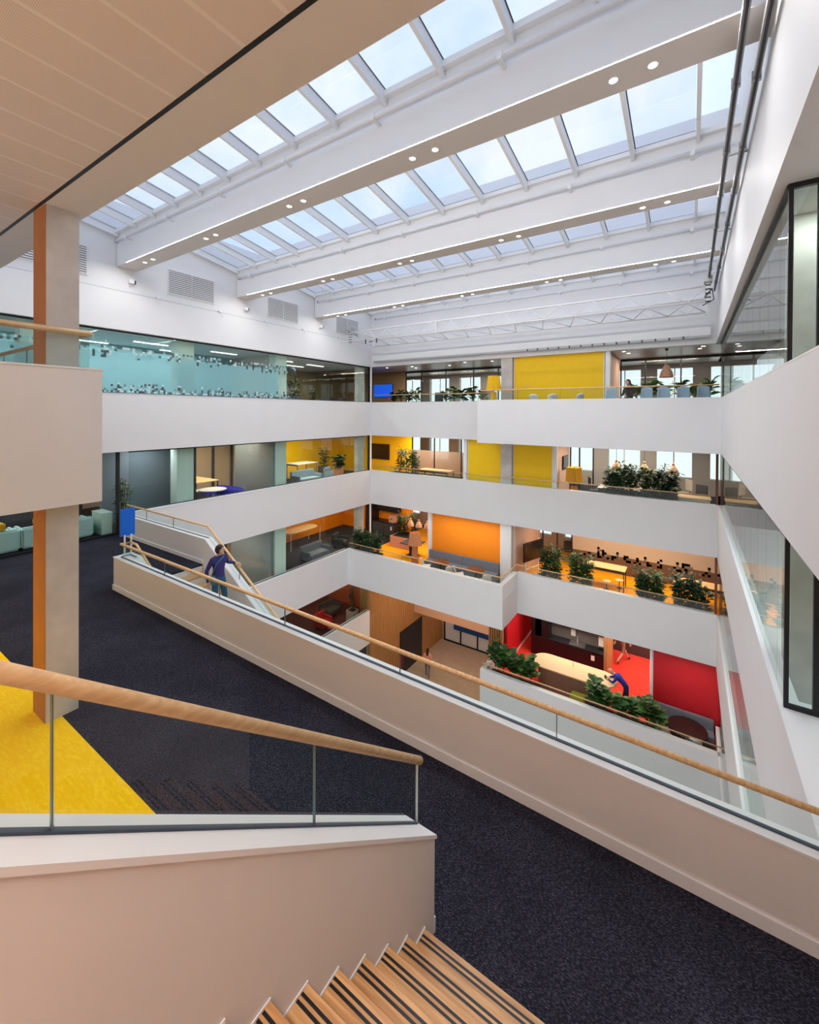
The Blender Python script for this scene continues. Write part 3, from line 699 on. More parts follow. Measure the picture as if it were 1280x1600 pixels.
multibox('slats', [(-.32+.115*k, -.255+.115*k, -.10, -.05, -3.7, 3.7) for k in range(6)], SLATW, sw, 'stuff')
S(box('wall_entrance_side', -7.95, -7.35, 19.12, 27.4, GROUND, LV[1][2], PEACH), 'side wall between the entrance hall and the kitchen')
S(box('wall_under_left', -15.6, -15.4, 3, YB, GROUND, -13.19, DARK), 'dark wall below the lowest left parapet')

# ================================================================== THINGS
# ---- plants
def leaf_data(l, w):
    return ([(0, 0, 0), (-w, .38*l, .04*l), (w, .38*l, .04*l), (0, .40*l, -.01*l), (-.85*w, .72*l, .0), (.85*w, .72*l, 0), (0, .74*l, -.05*l), (0, l, -.16*l)],
            [(0, 3, 1), (0, 2, 3), (1, 3, 6, 4), (3, 2, 5, 6), (4, 6, 7), (6, 5, 7)])
_lm = {}
def leaf_mesh(l, w, m):
    k = (l, w, m.name)
    if k not in _lm:
        v, f = leaf_data(l, w); me = bpy.data.meshes.new('leaf'); me.from_pydata(v, [], f); me.materials.append(m); _lm[k] = me
    return _lm[k]
def leaf_rot(d, rnd):
    """rotation whose +Y points along d, with a random roll kept mostly face-up"""
    d = d.normalized(); side = d.cross(Vector((0, 0, 1)))
    if side.length < .1: side = Vector((1, 0, 0))
    side.normalize(); up = side.cross(d)
    return Matrix((side, d, up)).transposed() @ Matrix.Rotation(rnd.uniform(-.6, .6), 3, 'Y')
def bush(label, loc, h, sp, n, l, m, seed, parent_pot=None, name='potted_plant', group='leafy plants on the balconies', stems=5, low=.1, cat='plant'):
    rnd = random.Random(seed); root = thing(name, label, cat, loc, group=group); parts = []
    segs = []
    for s in range(stems):
        a = rnd.uniform(0, 6.28); q = Vector((math.cos(a)*sp*rnd.uniform(.1, .55), math.sin(a)*sp*rnd.uniform(.1, .55), h*rnd.uniform(.72, .98)))
        segs.append([(q.x*.15, q.y*.15, 0), (q.x*.5, q.y*.5, q.z*.5), tuple(q)])
    tubes('stems', segs, .012, BARK, root, 5)
    for i in range(n):
        s = rnd.choice(segs); t = rnd.uniform(low, 1); p = Vector(s[0]).lerp(Vector(s[1]), t*2) if t < .5 else Vector(s[1]).lerp(Vector(s[2]), t*2-1)
        a = rnd.uniform(0, 6.28); d = Vector((math.cos(a), math.sin(a), rnd.uniform(-.25, .8)))
        v, f = leaf_data(l*rnd.uniform(.7, 1.2), l*rnd.uniform(.16, .24)); rt = leaf_rot(d, rnd)
        off = d.normalized()*rnd.uniform(.0, sp*.35)
        parts.append(([rt @ Vector(q)+p+off for q in v], f))
    vs, fs = merge(parts); fo = raw('foliage', vs, fs, m, root); fo['kind'] = 'stuff'
    return root
def fiddle(label, loc, h, n, seed, l=.30, m=None, sp=.1, group='large leaved plants in the planters'):
    rnd = random.Random(seed); root = thing('fiddle_leaf_plant', label, 'plant', loc, group=group)
    segs = []
    for s in range(3):
        a = 2.1*s+rnd.uniform(0, 1); segs.append([(0, 0, 0), (math.cos(a)*sp*.5, math.sin(a)*sp*.5, h*.5), (math.cos(a)*sp, math.sin(a)*sp, h*rnd.uniform(.8, 1))])
    tubes('stem', segs, .014, BARK, root, 5)
    for i in range(n):
        s = segs[i % 3]; t = .25+.75*(i/n); p = Vector(s[0]).lerp(Vector(s[1]), t*2) if t < .5 else Vector(s[1]).lerp(Vector(s[2]), t*2-1)
        a = i*2.4+rnd.uniform(-.3, .3); d = Vector((math.cos(a), math.sin(a), rnd.uniform(.15, .9)))
        me = leaf_mesh(round(l*rnd.choice((.8, .95, 1.1)), 3), round(l*.33, 3), m or rnd.choice((LEAF, LEAF3, LEAF)))
        o = link('leaf', me, None, root, p); o.rotation_mode = 'QUATERNION'; o.rotation_quaternion = leaf_rot(d, rnd).to_quaternion()
    return root
def planter(label, x0, x1, y0, y1, z0, z1, m, group='planter boxes'):
    r = thing('planter_box', label, 'planter', ((x0+x1)/2, (y0+y1)/2, z0), group=group)
    a, b, h = (x1-x0)/2, (y1-y0)/2, z1-z0; t = .03
    multibox('box', [(-a, a, -b, -b+t, 0, h), (-a, a, b-t, b, 0, h), (-a, -a+t, -b+t, b-t, 0, h), (a-t, a, -b+t, b-t, 0, h), (-a+t, a-t, -b+t, b-t, 0, .03)], m, r)
    box('soil', -a+t, a-t, -b+t, b-t, h-.10, h-.04, SOIL, r)
    return r

# ---- furniture kinds
def round_table(label, loc, r, h, mt, ml, group='round cafe tables', base_r=.22):
    t = thing('round_table', label, 'table', loc, group=group)
    lathe('tabletop', [(r-.01, h-.03), (r, h-.02), (r, h-.005), (r-.01, h)], mt, t, seg=28)
    lathe('stem', [(.035, .02), (.035, h-.03)], ml, t, seg=10); lathe('base', [(base_r, 0), (base_r, .012), (.05, .025)], ml, t, seg=20)
    return t
def desk(label, x0, x1, y0, y1, z, h, mt, ml, group='long tables'):
    t = thing('table', label, 'table', ((x0+x1)/2, (y0+y1)/2, z), group=group); a, b = (x1-x0)/2, (y1-y0)/2
    box('tabletop', -a, a, -b, b, h-.035, h, mt, t, .005)
    for sx in (-1, 1):
        for sy in (-1, 1): box('leg', sx*(a-.06)-.02, sx*(a-.06)+.02, sy*(b-.06)-.02, sy*(b-.06)+.02, 0, h-.035, ml, t)
    box('apron', -a+.08, a-.08, -b+.06, -b+.08, h-.12, h-.035, ml, t)
    return t
def shell_chair(label, loc, rz, m, ml, group, k=1):
    t = thing('shell_chair', label, 'chair', loc, rz, group)
    # seat and curved backrest (faces +Y)
    vs, fs = [], []
    nu, nv = 9, 7
    for j in range(nv):
        for i in range(nu):
            u = i/(nu-1)*2-1; v = j/(nv-1)
            vs.append((u*.22*(1-.12*v), .21-.42*v, .44+.03*u*u-.03*math.sin(math.pi*v)))
    for j in range(nv-1):
        for i in range(nu-1): fs.append((j*nu+i, j*nu+i+1, (j+1)*nu+i+1, (j+1)*nu+i))
    o = raw('seat', vs, fs, m, t, smooth=True); sm = o.modifiers.new('solid', 'SOLIDIFY'); sm.thickness = .018
    vs, fs = [], []
    for j in range(6):
        v = j/5
        for i in range(nu):
            u = i/(nu-1)*2-1
            vs.append((u*(.225-.03*v), -.20-.10*v+.07*u*u, (.46+.36*v*k-.06*v*u*u)))
    for j in range(5):
        for i in range(nu-1): fs.append((j*nu+i, j*nu+i+1, (j+1)*nu+i+1, (j+1)*nu+i))
    o = raw('backrest', vs, fs, m, t, smooth=True); sm = o.modifiers.new('solid', 'SOLIDIFY'); sm.thickness = .018
    for sx in (-1, 1):
        for sy in (-1, 1): tube('leg', [(sx*.12, sy*.11, .43), (sx*.21, sy*.20, 0)], [.014, .010], ml, t, 6)
    return t
def office_chair(label, loc, rz, m, group='office chairs'):
    t = thing('office_chair', label, 'chair', loc, rz, group)
    box('seat', -.24, .24, -.23, .25, .44, .51, m, t, .02); box('backrest', -.23, .23, -.27, -.22, .58, 1.08, m, t, .015)
    tube('back_arm', [(0, -.1, .42), (0, -.28, .5), (0, -.27, .7)], .018, BLACK, t, 6); tube('gas_lift', [(0, 0, .09), (0, 0, .44)], .026, CHROME, t, 8)
    for k in range(5):
        a = k*2*math.pi/5; tube('foot', [(0, 0, .12), (.28*math.cos(a), .28*math.sin(a), .07)], .016, CHROME, t, 6)
        lathe('caster', [(.01, 0), (.028, .01), (.028, .05), (.01, .06)], BLACK, t, (.28*math.cos(a), .28*math.sin(a), 0), 8)
    return t
def stool(label, loc, h, group='bar stools'):
    t = thing('stool', label, 'stool', loc, group=group)
    lathe('seat', [(.16, h-.035), (.175, h-.02), (.17, h)], OAKP, t, seg=16); tube('stem', [(0, 0, .02), (0, 0, h-.03)], .018, BLACK, t, 8)
    lathe('base', [(.2, 0), (.2, .012), (.03, .03)], BLACK, t, seg=16); lathe('foot_ring', [(.10, .28), (.115, .29), (.10, .30)], BLACK, t, seg=14)
    return t
def pleated_lamp(label, loc, h, rb, rt, sh, m, base_h, base_m, light=0):
    t = thing('floor_lamp', label, 'lamp', loc, group='pleated floor lamps')
    n = 28; vs, fs = [], []
    for j in range(2):
        for i in range(n*2):
            a = math.pi*i/n; r = (rb if j == 0 else rt)*(1.0 if i % 2 else .90); vs.append((r*math.cos(a), r*math.sin(a), h-sh+sh*j))
    for i in range(n*2): fs.append((i, (i+1) % (2*n), 2*n+(i+1) % (2*n), 2*n+i))
    o = raw('shade', vs, fs, m, t)
    n2 = 14; vs, fs = [], []
    for z, r in ((0, rb*.55), (base_h, rb*.40)):
        for i in range(n2*2):
            a = math.pi*i/n2; q = r*(1 if i % 2 else .88); vs.append((q*math.cos(a), q*math.sin(a), z))
    for i in range(n2*2): fs.append((i, (i+1) % (2*n2), 2*n2+(i+1) % (2*n2), 2*n2+i))
    raw('base', vs, fs, base_m, t)
    tube('pole', [(0, 0, base_h*.9), (0, 0, h-.1)], .02, BLACK, t, 8)
    v, f = ell_data((0, 0, h-sh*.75), .06, .06, .07); raw('bulb', v, f, LAMPW, t)
    if light:
        l = bpy.data.lights.new('lamp_bulb_light', 'POINT'); l.energy = light; l.color = (1, .72, .38); l.shadow_soft_size = .06
        lo = bpy.data.objects.new('lamp_bulb_light', l); COL.objects.link(lo); lo.location = (loc[0], loc[1], loc[2]+h-sh*.5)
    return t
def pendant(label, loc, drop, r, h, m, group='copper pendant lamps'):
    """loc is the ceiling point"""
    t = thing('pendant_lamp', label, 'lamp', loc, group=group)
    lathe('ceiling_mount', [(.05, -.06), (.06, -.02), (.06, 0)], BLACK, t, seg=12); tube('cord', [(0, 0, -.05), (0, 0, -drop)], .008, BLACK, t, 5)
    pr = [(r, -drop-h), (r*.98, -drop-h*.92), (r*.80, -drop-h*.55), (r*.5, -drop-h*.25), (r*.28, -drop-.02), (r*.2, -drop)]
    vs, fs = lathe_data(pr, 22); fs = fs[:-2]; o = raw('shade', vs, fs, m, t, smooth=True); o.modifiers.new('solid', 'SOLIDIFY').thickness = .01
    lathe('socket', [(r*.22, -drop), (r*.22, -drop+.08), (r*.12, -drop+.1)], m, t, seg=12)
    v, f = ell_data((0, 0, -drop-h*.6), r*.25, r*.25, r*.25); raw('bulb', v, f, LAMPW, t)
    return t
def armchair(label, loc, rz, m, group='lounge armchairs', wd=.8):
    t = thing('armchair', label, 'armchair', loc, rz, group)
    box('seat', -wd/2+.1, wd/2-.1, -.3, .38, .16, .42, m, t, .04); box('backrest', -wd/2, wd/2, -.42, -.28, .16, .82, m, t, .05)
    for s in (-1, 1):
        box('armrest', s*(wd/2-.05)-.05, s*(wd/2-.05)+.05, -.3, .36, .16, .60, m, t, .03)
        for sy in (-.3, .3): tube('leg', [(s*(wd/2-.1), sy, .17), (s*(wd/2-.08), sy, 0)], .014, BLACK, t, 6)
    return t
def bench(label, x0, x1, y0, y1, z, hs, hb, m, group='built in benches'):
    t = thing('bench', label, 'bench', ((x0+x1)/2, (y0+y1)/2, z), group=group); a, b = (x1-x0)/2, (y1-y0)/2
    box('plinth', -a, a, -b+.05, b, 0, .12, DARK, t)
    n = 2
    for k in range(n):
        u0, u1 = -a+2*a*k/n, -a+2*a*(k+1)/n
        box('seat_cushion', u0+.004, u1-.004, -b, b-.12, .12, hs, m, t, .02); box('back_cushion', u0+.004, u1-.004, b-.14, b, hs-.02, hb, m, t, .02)
    return t
def light_panel(loc, sx, sy, p, col=WARM): return area('room_light', loc, sx, sy, p, col)

# ---- level 2 lounge at the left end of the landing
for i, (ya, yb) in enumerate(((.9, 2.4), (2.42, 3.92), (3.94, 5.68))):
    nm = ['leftmost', 'middle', 'right-hand'][i]
    t = thing('sofa', 'mint fabric sofa seen from behind, %s of the row behind the glass' % nm, 'sofa', (-16.1, (ya+yb)/2, -4), group='mint sofas in the lounge')
    h = (yb-ya)/2
    box('backrest', .22, .42, -h, h, .06, .66, MINT, t, .05); box('seat', -.45, .22, -h+.14, h-.14, .10, .44, MINT, t, .05)
    for s in (-1, 1): box('armrest', -.45, .22, s*(h-.07)-.07, s*(h-.07)+.07, .06, .60, MINT, t, .04)
    box('plinth', -.4, .38, -h+.05, h-.05, 0, .06, BLACK, t)
    c = thing('cushion', 'mustard cushion on the back of the %s mint sofa' % nm, 'cushion', (-15.86, (ya+yb)/2-.05, -3.33), group='mustard cushions')
    box('pad', -.16, .14, -.5, .5, 0, .2, MUST, c, .03); box('piping', -.163, .143, -.503, .503, .095, .105, MUST, c)
t = thing('cabinet', 'mint lacquered cabinet beside the right-hand mint sofa', 'cabinet', (-15.85, 6.0, -4))
box('body', -.5, .24, -.14, .16, .03, .70, MINTB, t, .006); box('top', -.51, .25, -.15, .17, .70, .72, MINTB, t); box('plinth', -.48, .22, -.12, .14, 0, .03, BLACK, t)
bush('leafy green plant behind the glass beside the lounge', (-16.3, 6.75, -4), 1.9, .45, 150, .20, LEAF, 11, name='indoor_plant')
light_panel((-17, 3, -1.36), 2.5, 3, 70, NEUT)

# ---- blue sign
t = thing('sign', 'blank blue sign on two white posts at the end of the long parapet', 'sign', (-10.70, 4.53, ZP))
box('board', -.012, .012, -.155, .155, .42, 1.04, BLUE, t, .01); box('back_plate', -.02, -.013, -.15, .15, .43, 1.03, CAPW, t)
for s in (-.06, .075): box('post', -.014, .014, s-.014, s+.014, 0, .45, CAPW, t)
box('foot', -.05, .05, -.1, .11, 0, .012, CAPW, t)

# ---- left wall: air grilles, cameras, small lights
for i, (ya, yb) in enumerate(((3.5, 5.31), (7.65, 9.39), (11.82, 13.53), (16.04, 17.79))):
    t = thing('air_grille', 'white louvred air grille high on the left wall, %s from the camera' % ORD[i], 'air grille', (XL-.02, (ya+yb)/2, 4.06), group='air grilles on the left wall')
    h = (yb-ya)/2
    box('backing', .0, .008, -h+.02, h-.02, .02, .86, M('grille_dark', (.16, .16, .16), .7), t)
    multibox('frame', [(0, .035, -h, h, 0, .03), (0, .035, -h, h, .85, .88), (0, .035, -h, -h+.03, .03, .85), (0, .035, h-.03, h, .03, .85), (0, .03, -.012, .012, .03, .85)], WHITE, t)
    multibox('louvres', [(.01, .03, -h+.03, h-.03, .045+.0675*k, .080+.0675*k) for k in range(12)], WHITE, t, 'stuff')
for i, y in enumerate((6.38, 10.62, 14.83)):
    t = thing('security_camera', 'small white security camera under the %s roof beam end' % ['nearest', 'middle', 'farthest'][i], 'camera', (XL-.02, y+.1, 4.16), group='security cameras')
    box('housing', 0, .16, -.07, .07, -.06, .07, CAPW, t, .01); box('lens', .05, .13, .0701, .12, -.05, .06, BLACK, t); box('bracket', 0, .04, -.03, .03, -.14, -.06, CAPW, t)
for i, y in enumerate((4.3, 7.3, 9.6, 11.7, 13.8, 16.2)):
    t = thing('wall_spotlight', 'small white spotlight on the left wall ledge, %s from the camera' % ORD[i], 'spotlight', (XL+.03, y, 3.812), group='ledge spotlights')
    box('body', -.02, .05, -.05, .05, 0, .06, CAPW, t); tube('arm', [(.03, 0, .03), (.12, .03, -.2)], .008, CAPW, t, 5)

# ---- lattice gantry in front of the back wall
g = thing('lattice_gantry', 'white lattice girder spanning the atrium in front of the back wall', 'girder', (-7.1, 16.6, 3.63))
A, H, D = 7.55, .48, 1.9
for nm_, y, z in (('top_chord', 0, H), ('bottom_chord', 0, 0), ('top_chord', D, H), ('bottom_chord', D, 0)):
    tube(nm_, [(-A, y, z), (A, y, z)], .035, WHITE, g, 8)
zig = []; zig2 = []
N = 26
for k in range(N):
    xa, xb = -A+2*A*k/N, -A+2*A*(k+1)/N
    zig.append([(xa, 0, 0 if k % 2 else H), (xb, 0, H if k % 2 else 0)]); zig2.append([(xa, 0 if k % 2 else D, 0), (xb, D if k % 2 else 0, 0)])
    zig.append([(xa, D, 0 if k % 2 else H), (xb, D, H if k % 2 else 0)])
for q in zig+zig2: tube('lattice_bar', q, .018, WHITE, g, 5)
for s in (-1, 1):
    multibox('end_frame', [(s*A-.05, s*A+.05, -.05, .05, -.08, H+.1), (s*A-.05, s*A+.05, D-.05, D+.05, -.08, H+.1), (s*A-.05, s*A+.05, .05, D-.05, H+.02, H+.08)], WHITE, g)
    box('trolley', s*A-.11, s*A+.11, -.2, .2, H+.08, H+.3, GREYM, g, .02)
    multibox('bolts', [(s*A-.07, s*A+.07, -.06+.06*k, -.03+.06*k, -.05+.13*j, -.01+.13*j) for k in range(2) for j in range(5)], BLACK, g, 'stuff')
box('splice_plate', -2.48, -2.43, -.045, .045, -.05, H+.05, WHITE, g)
tube('cable', [(A-.1, -.05, .1), (A+.1, -.1, .35), (A+.15, -.1, .0), (A-.15, -.05, -.15)], .014, BLACK, g, 6)
multibox('warning_mark', [(-A+1.0, -A+1.06, -.04, -.03, -.2, .02), (-A+1.7, -A+1.76, -.04, -.03, -.2, .02), (-A+1.25, -A+1.5, -.04, -.03, -.14, -.1)], BLACK, g)
t = thing('service_beam', 'white service beam with clips fixed low on the back wall', 'beam', (-7.1, YB-.18, 2.86))
box('beam', -7.7, 7.7, -.06, .06, .0, .30, WHITE, t); box('cable_tray', -7.7, 7.7, -.07, -.02, -.08, -.01, GREYM, t)
for k in range(14): box('clip', 1.0+.45*k, 1.05+.45*k, -.09, -.06, -.10, .0, DARK, t)

# ================================================================== TOP FLOOR (3)
light_panel((-17.6, 7, 2.53), .15, 7, 190, COOL); light_panel((-17.9, 15.5, 2.53), .15, 5, 130, NEUT)
light_panel((-9, 24, 2.53), 10, .08, 90, NEUT); light_panel((-12, 21, 2.53), 5, .08, 110, WARM); light_panel((-1, 21.6, 2.53), 2.6, .08, 75, WARM)  # the rear light is added to brighten the room behind the partition
for i, (xa, ya) in enumerate(((-17.0, 5.2), (-17.0, 8.0), (-17.0, 11), (-17, 14.2), (-18.4, 6.5), (-18.4, 9.6), (-18.4, 13.6), (-17.2, 16.6), (-18.4, 16.2))):
    t = thing('linear_light', '%s linear ceiling light behind the top left glass' % ORD[i], 'ceiling light', (xa, ya, 2.56), group='linear ceiling lights of the top floor')
    box('diffuser', -.05, .05, -.6, .6, -.03, -.01, LINL, t); box('housing', -.06, .06, -.62, .62, -.01, .005, CAPW, t)
S(box('wall_office', -18.8, -18.7, 2.6, 12.6, 0, CEIL3, TEALW), 'teal wall of the meeting rooms behind the top left glass')
S(box('wall_office', -18.7, -15.6, 12.62, 12.70, 0, CEIL3, BEIGE), 'pale partition at the end of the teal meeting rooms')
S(box('wall_office', -20.5, -20.4, 12.7, 22.3, 0, CEIL3, M('olive_wall', (.30, .24, .12), .6)), 'olive brown wall deep in the top left office')
S(box('wall_office', -19.4, -18.6, 14.6, 14.7, 0, CEIL3, M('copper_wall', (.55, .25, .12), .6)), 'copper coloured fin wall in the top left office')
cyy, czz = (-3+YB-.1)/2, CEIL3-.025
fm = box('privacy_film', .012, .016, 3.0-cyy, 12.5-cyy, .62-czz, 1.86-czz, TINT, g3)
def pixels(parent, mkpos, n0, n1, z0, rows, s, seed, up, mats):
    """ragged rows of small squares; mkpos(u,z)-> box tuple"""
    rnd = random.Random(seed); out = {m.name: [] for m in mats}
    for i in range(int((n1-n0)/s)):
        hgt = 1+int(rows*rnd.random()**1.6)
        for j in range(hgt):
            if rnd.random() < .34: continue
            m = rnd.choice(mats); out[m.name].append(mkpos(n0+i*s, z0+(j if up else -j-1)*s, s))
    for m in mats:
        if out[m.name]: multibox('pixel_print', out[m.name], m, parent, 'stuff')
pixels(g3, lambda u, z, s: (.018, .020, u-cyy, u+s-cyy, z-czz, z+s-czz), 3, 13.5, .595, 5, .062, 3, True, [FRITD, FRITG, FRITW])
pixels(g3, lambda u, z, s: (.018, .020, u-cyy, u+s-cyy, z-czz, z+s-czz), 3, 13.5, 2.05, 5, .075, 4, False, [FRITG, FRITG, TINT, FRITW])
bush('tall leafy plant standing in the top left office', (-16.6, 14.4, 0), 1.9, .5, 220, .22, LEAF2, 21, name='indoor_plant')
bush('slim dark plant behind the grey armchairs of the top left office', (-17.6, 16.9, 0), 1.5, .3, 90, .2, LEAF2, 22, name='indoor_plant')
armchair('grey sofa by the tall plant in the top left office', (-17.2, 15.6, 0), -1.2, GREYF, wd=1.4)
armchair('dark armchair nearest the corner of the top left office', (-16.4, 17.4, 0), 2.8, DARK); armchair('dark armchair left of the slim plant in the top left office', (-17.3, 17.6, 0), -2.4, DARK)
t = thing('display_screen', 'blue wall display split in two on the brown wall', 'screen', (-16.8, 22.24, .98))
box('frame', -.78, .78, 0, .06, 0, .86, BLACK, t); box('screen_left', -.76, -.27, -.012, 0, .02, .84, SCRB, t); box('screen_right', -.26, .76, -.012, 0, .02, .84, SCRB, t)
planter('low dark planter box left on the top balcony', -14.2, -11.9, 19.25, 19.6, 0, .5, DARK); planter('low dark planter box right on the top balcony', -10.9, -8.0, 19.25, 19.6, 0, .5, DARK)
for i, x in enumerate((-13.9, -13.4, -12.9, -12.4)):
    fiddle('%s fiddle leaf plant from the corner on the top floor' % ORD[i], (x, 19.42, .45), .68+.1*(i % 2), 30, 30+i, .30, LEAF2 if i < 3 else LEAF)
for i, x in enumerate((-10.6, -10.1, -9.6, -9.1, -8.5)):
    fiddle('%s fiddle leaf plant left of the yellow lamp' % ORD[i], (x, 19.42, .45), .72+.12*(i % 2), 30, 40+i, .32, LEAF)
office_chair('black office chair between the two planters of the top balcony', (-11.4, 20.2, 0), .4, DARK)
pleated_lamp('yellow pleated floor lamp on the top floor balcony', (-7.45, 18.2, 0), 1.68, .34, .26, .62, M('yellow_shade', (.85, .52, .01), .7), .95, M('yellow_base', (.75, .48, .02), .7), 6)
balustrade('low glass balustrade with oak rail on the recessed top parapet', [(-15.05, 19.05, .56), (-7.9, 19.05, .56)], .38, .40, [[.33, .66]], .022, channel=False)
balustrade('low glass balustrade with oak rail on the projecting top parapet', [(-7.7, 19.0, .56), (-7.7, 17.3, .56), (.80, 17.3, .56)], .40, .42, [[], [.2, .4, .6, .8]], .022, channel=False)
for i, x in enumerate((-2.62, -1.4, -.82, -.18, .45)):
    shell_chair('%s pale blue chair from the left behind the top right rail' % ORD[i], (x, 18.0+.12*(i % 2), 0), math.pi+.15*(i-2), BLUEG, BLACK, 'pale blue chairs on the top balcony', 1.55)
planter('white planter trough behind the pale blue chairs', -1.9, .7, 18.55, 18.9, 0, .55, CAPW)
for i, x in enumerate((-1.75, -1.3, -.85, -.35, .15, .55)):
    fiddle('%s large leaved plant from the left on the top right balcony' % ORD[i], (x, 18.72, .5), .62+.12*(i % 2), 22, 50+i, .34, LEAF3)
pendant('copper pendant lamp over the pale blue chairs', (-.79, 19.6, 2.565), .62, .25, .50, COPPER)
for i, (x, y) in enumerate(((-14.6, 19.7), (-13.2, 20.6), (-13.0, 19.9), (-9.6, 19.6), (-8.2, 19.8), (-10.9, 20.4), (-2.2, 20.2), (.3, 20.1), (.4, 19.5), (-2.3, 19.5))):
    downlight(x, y, CEIL3-.002, .08, '%s ceiling downlight of the top floor counted from the left corner' % ORD[i], 'downlights in the bronze ceiling')
for i, x in enumerate((-5.6, -4.9, -3.9)):
    shell_chair('white chair in front of the wide yellow panel, %s from the left' % ORD[i], (x, 18.3, .0), .5*i, SHELL, BLACK, 'white chairs before the yellow panel')

# ================================================================== SECOND FLOOR (2)
light_panel((-17.6, 11, -1.36), 2.5, 2.5, 110, WARM); light_panel((-17.6, 17, -1.36), 2.5, 3, 150, WARM)
light_panel((-16.3, 7.6, -1.36), 1, 1, 22, COOL); light_panel((-13, 20.8, -1.36), 3, 1.5, 140, WARM); light_panel((-2, 20.6, -1.36), 4, 1.2, 150, WARM); light_panel((-6, 24, -1.36), 10, 1.5, 130, NEUT)  # the cool light and the rearmost one are added to brighten dark rooms
S(box('wall_office', -17.2, -17.1, 6.4, 8.9, -4, LV[3][2], M('slate_reflection', (.20, .24, .28), .5)), 'wall behind the second floor glass, slate tone imitating the reflected parapet')  # wall colour stands in for the parapet reflected in the glass
S(box('wall_office', -17.1, -15.5, 8.84, 8.9, -4, LV[3][2], DARK), 'dark partition at the end of the slate room')
ww = S(box('wall_office', -20.4, -20.2, 8.9, 16.4, -4, LV[3][2], M('lit_beige_panel', (.62, .45, .30), .6)), 'beige panelled wall with dark posts in the second floor office')
for k in range(7): box('dark_post', .10, .16, -3.4+1.05*k, -3.28+1.05*k, -1.34, 1.34, DARK, ww)
S(box('wall_office', -18.2, -15.5, 12.35, 12.45, -4, LV[3][2], M('blue_grey_wall', (.22, .25, .28), .6)), 'blue grey partition before the pale column of the second floor')
S(box('wall_office', -20.4, -19.6, 16.4, 16.6, -4, LV[3][2], BEIGE), 'beige fin wall before the yellow corner')
S(box('floor', -19.9, -17.2, 11.6, 12.3, -4, -3.985, BLUET), 'deep blue rug under the meeting table')
desk('long pale table in the second floor meeting room', -19.6, -17.3, 9.9, 11.0, -4, .98, OAKP, BLACK)
round_table('white clover shaped side table behind the second floor glass', (-16.7, 10.3, -4), .55, .74, CAPW, CHROME)
round_table('small white round table beside the clover shaped one', (-17.3, 9.75, -4), .36, .70, CAPW, CHROME)
t = thing('ottoman', 'deep blue oval ottoman by the long pale table', 'ottoman', (-18.0, 12.0, -4))
lathe('cushion', [(.85, .12), (.95, .2), (.95, .36), (.85, .44), (.05, .45)], BLUET, t, seg=26, sx=1.1, sy=.28); lathe('plinth', [(.8, 0), (.8, .12)], BLACK, t, seg=22, sx=1.1, sy=.28)
desk('white high table in the yellow corner lounge', -19.6, -18.6, 16.6, 18.2, -4, 1.0, CAPW, GREYF)
armchair('blue grey sofa in front of the white high table', (-17.4, 16.2, -4), -1.57, BLUEG, wd=1.7)
armchair('blue grey tub chair beside the terracotta pot', (-17.2, 18.0, -4), -1.2, BLUEG)
planter('terracotta pot in the yellow corner lounge', -16.75, -16.35, 17.6, 18.0, -4, -3.15, TERRA); bush('spiky green plant in the terracotta pot', (-16.55, 17.8, -3.2), .8, .35, 110, .34, LEAF2, 61, name='potted_plant', stems=4)
planter('dark pot before the yellow corner wall', -19.0, -18.5, 18.6, 19.1, -4, -3.3, DARK); bush('bushy dark plant before the yellow corner wall', (-18.75, 18.85, -3.35), 1.3, .45, 150, .22, LEAF2, 62, name='potted_plant')
t = thing('wall_television', 'black wall television on the yellow corner wall', 'television', (-16.8, 21.93, -3.05))
box('frame', -.75, .75, 0, .06, 0, 1.0, BLACK, t, .01); box('screen', -.72, .72, -.008, 0, .03, .97, M('screen_off', (.03, .012, .006), .3), t); box('wall_mount', -.2, .2, .06, .068, .3, .7, BLACK, t)
desk('pale meeting table in the amber carpet bay', -13.0, -11.0, 20.4, 21.3, -4, .75, OAKP, BLACK)
planter('dark trough under the bushy plant on the second floor', -13.9, -9.6, 19.3, 19.65, -4, -3.32, DARK)
for i, x in enumerate((-13.55, -13.0, -12.45)):
    bush('%s bushy plant from the corner on the second floor trough' % ORD[i], (x, 19.5, -3.38), 1.45-.1*(i % 2), .52, 330, .18, LEAF if i != 1 else LEAF3, 63+i)
rg = thing('low_planter_glass', 'smoked glass strip on the left part of the second floor parapet', 'glass screen', (-11.7, 19.05, -3.30)); box('pane', -2.2, 2.2, -.006, .006, 0, .26, G_DARK, rg); box('rail', -2.2, 2.2, -.015, .015, .26, .28, OAKX, rg)
balustrade('low glass balustrade with oak rail on the second floor parapet, left', [(-15.05, 18.99, -3.3), (-9.4, 18.99, -3.3)], .28, .30, [[.5]], .014, channel=False)
balustrade('low glass balustrade with oak rail on the second floor parapet, right', [(-9.3, 19.02, -3.3), (.78, 19.02, -3.3)], .30, .32, [[.25, .5, .75]], .018, channel=False)
pleated_lamp('amber pleated floor lamp lit beside the warm side wall', (-4.25, 19.62, -4), 1.62, .36, .32, .62, M('amber_shade', (.75, .40, .03), .7), .8, TERRA, 30)
t = thing('wall_screen', 'dark screen on the warm side wall of the second floor', 'screen', (-4.88, 20.6, -2.6)); box('frame', 0, .05, -.45, .45, 0, .62, BLACK, t); box('display', .05, .056, -.43, .43, .02, .60, M('dim_screen', (.03, .05, .05), .2), t)
planter('long trough under the leafy thicket on the second floor', -3.0, -.4, 19.54, 19.89, -4, -3.75, DARK)
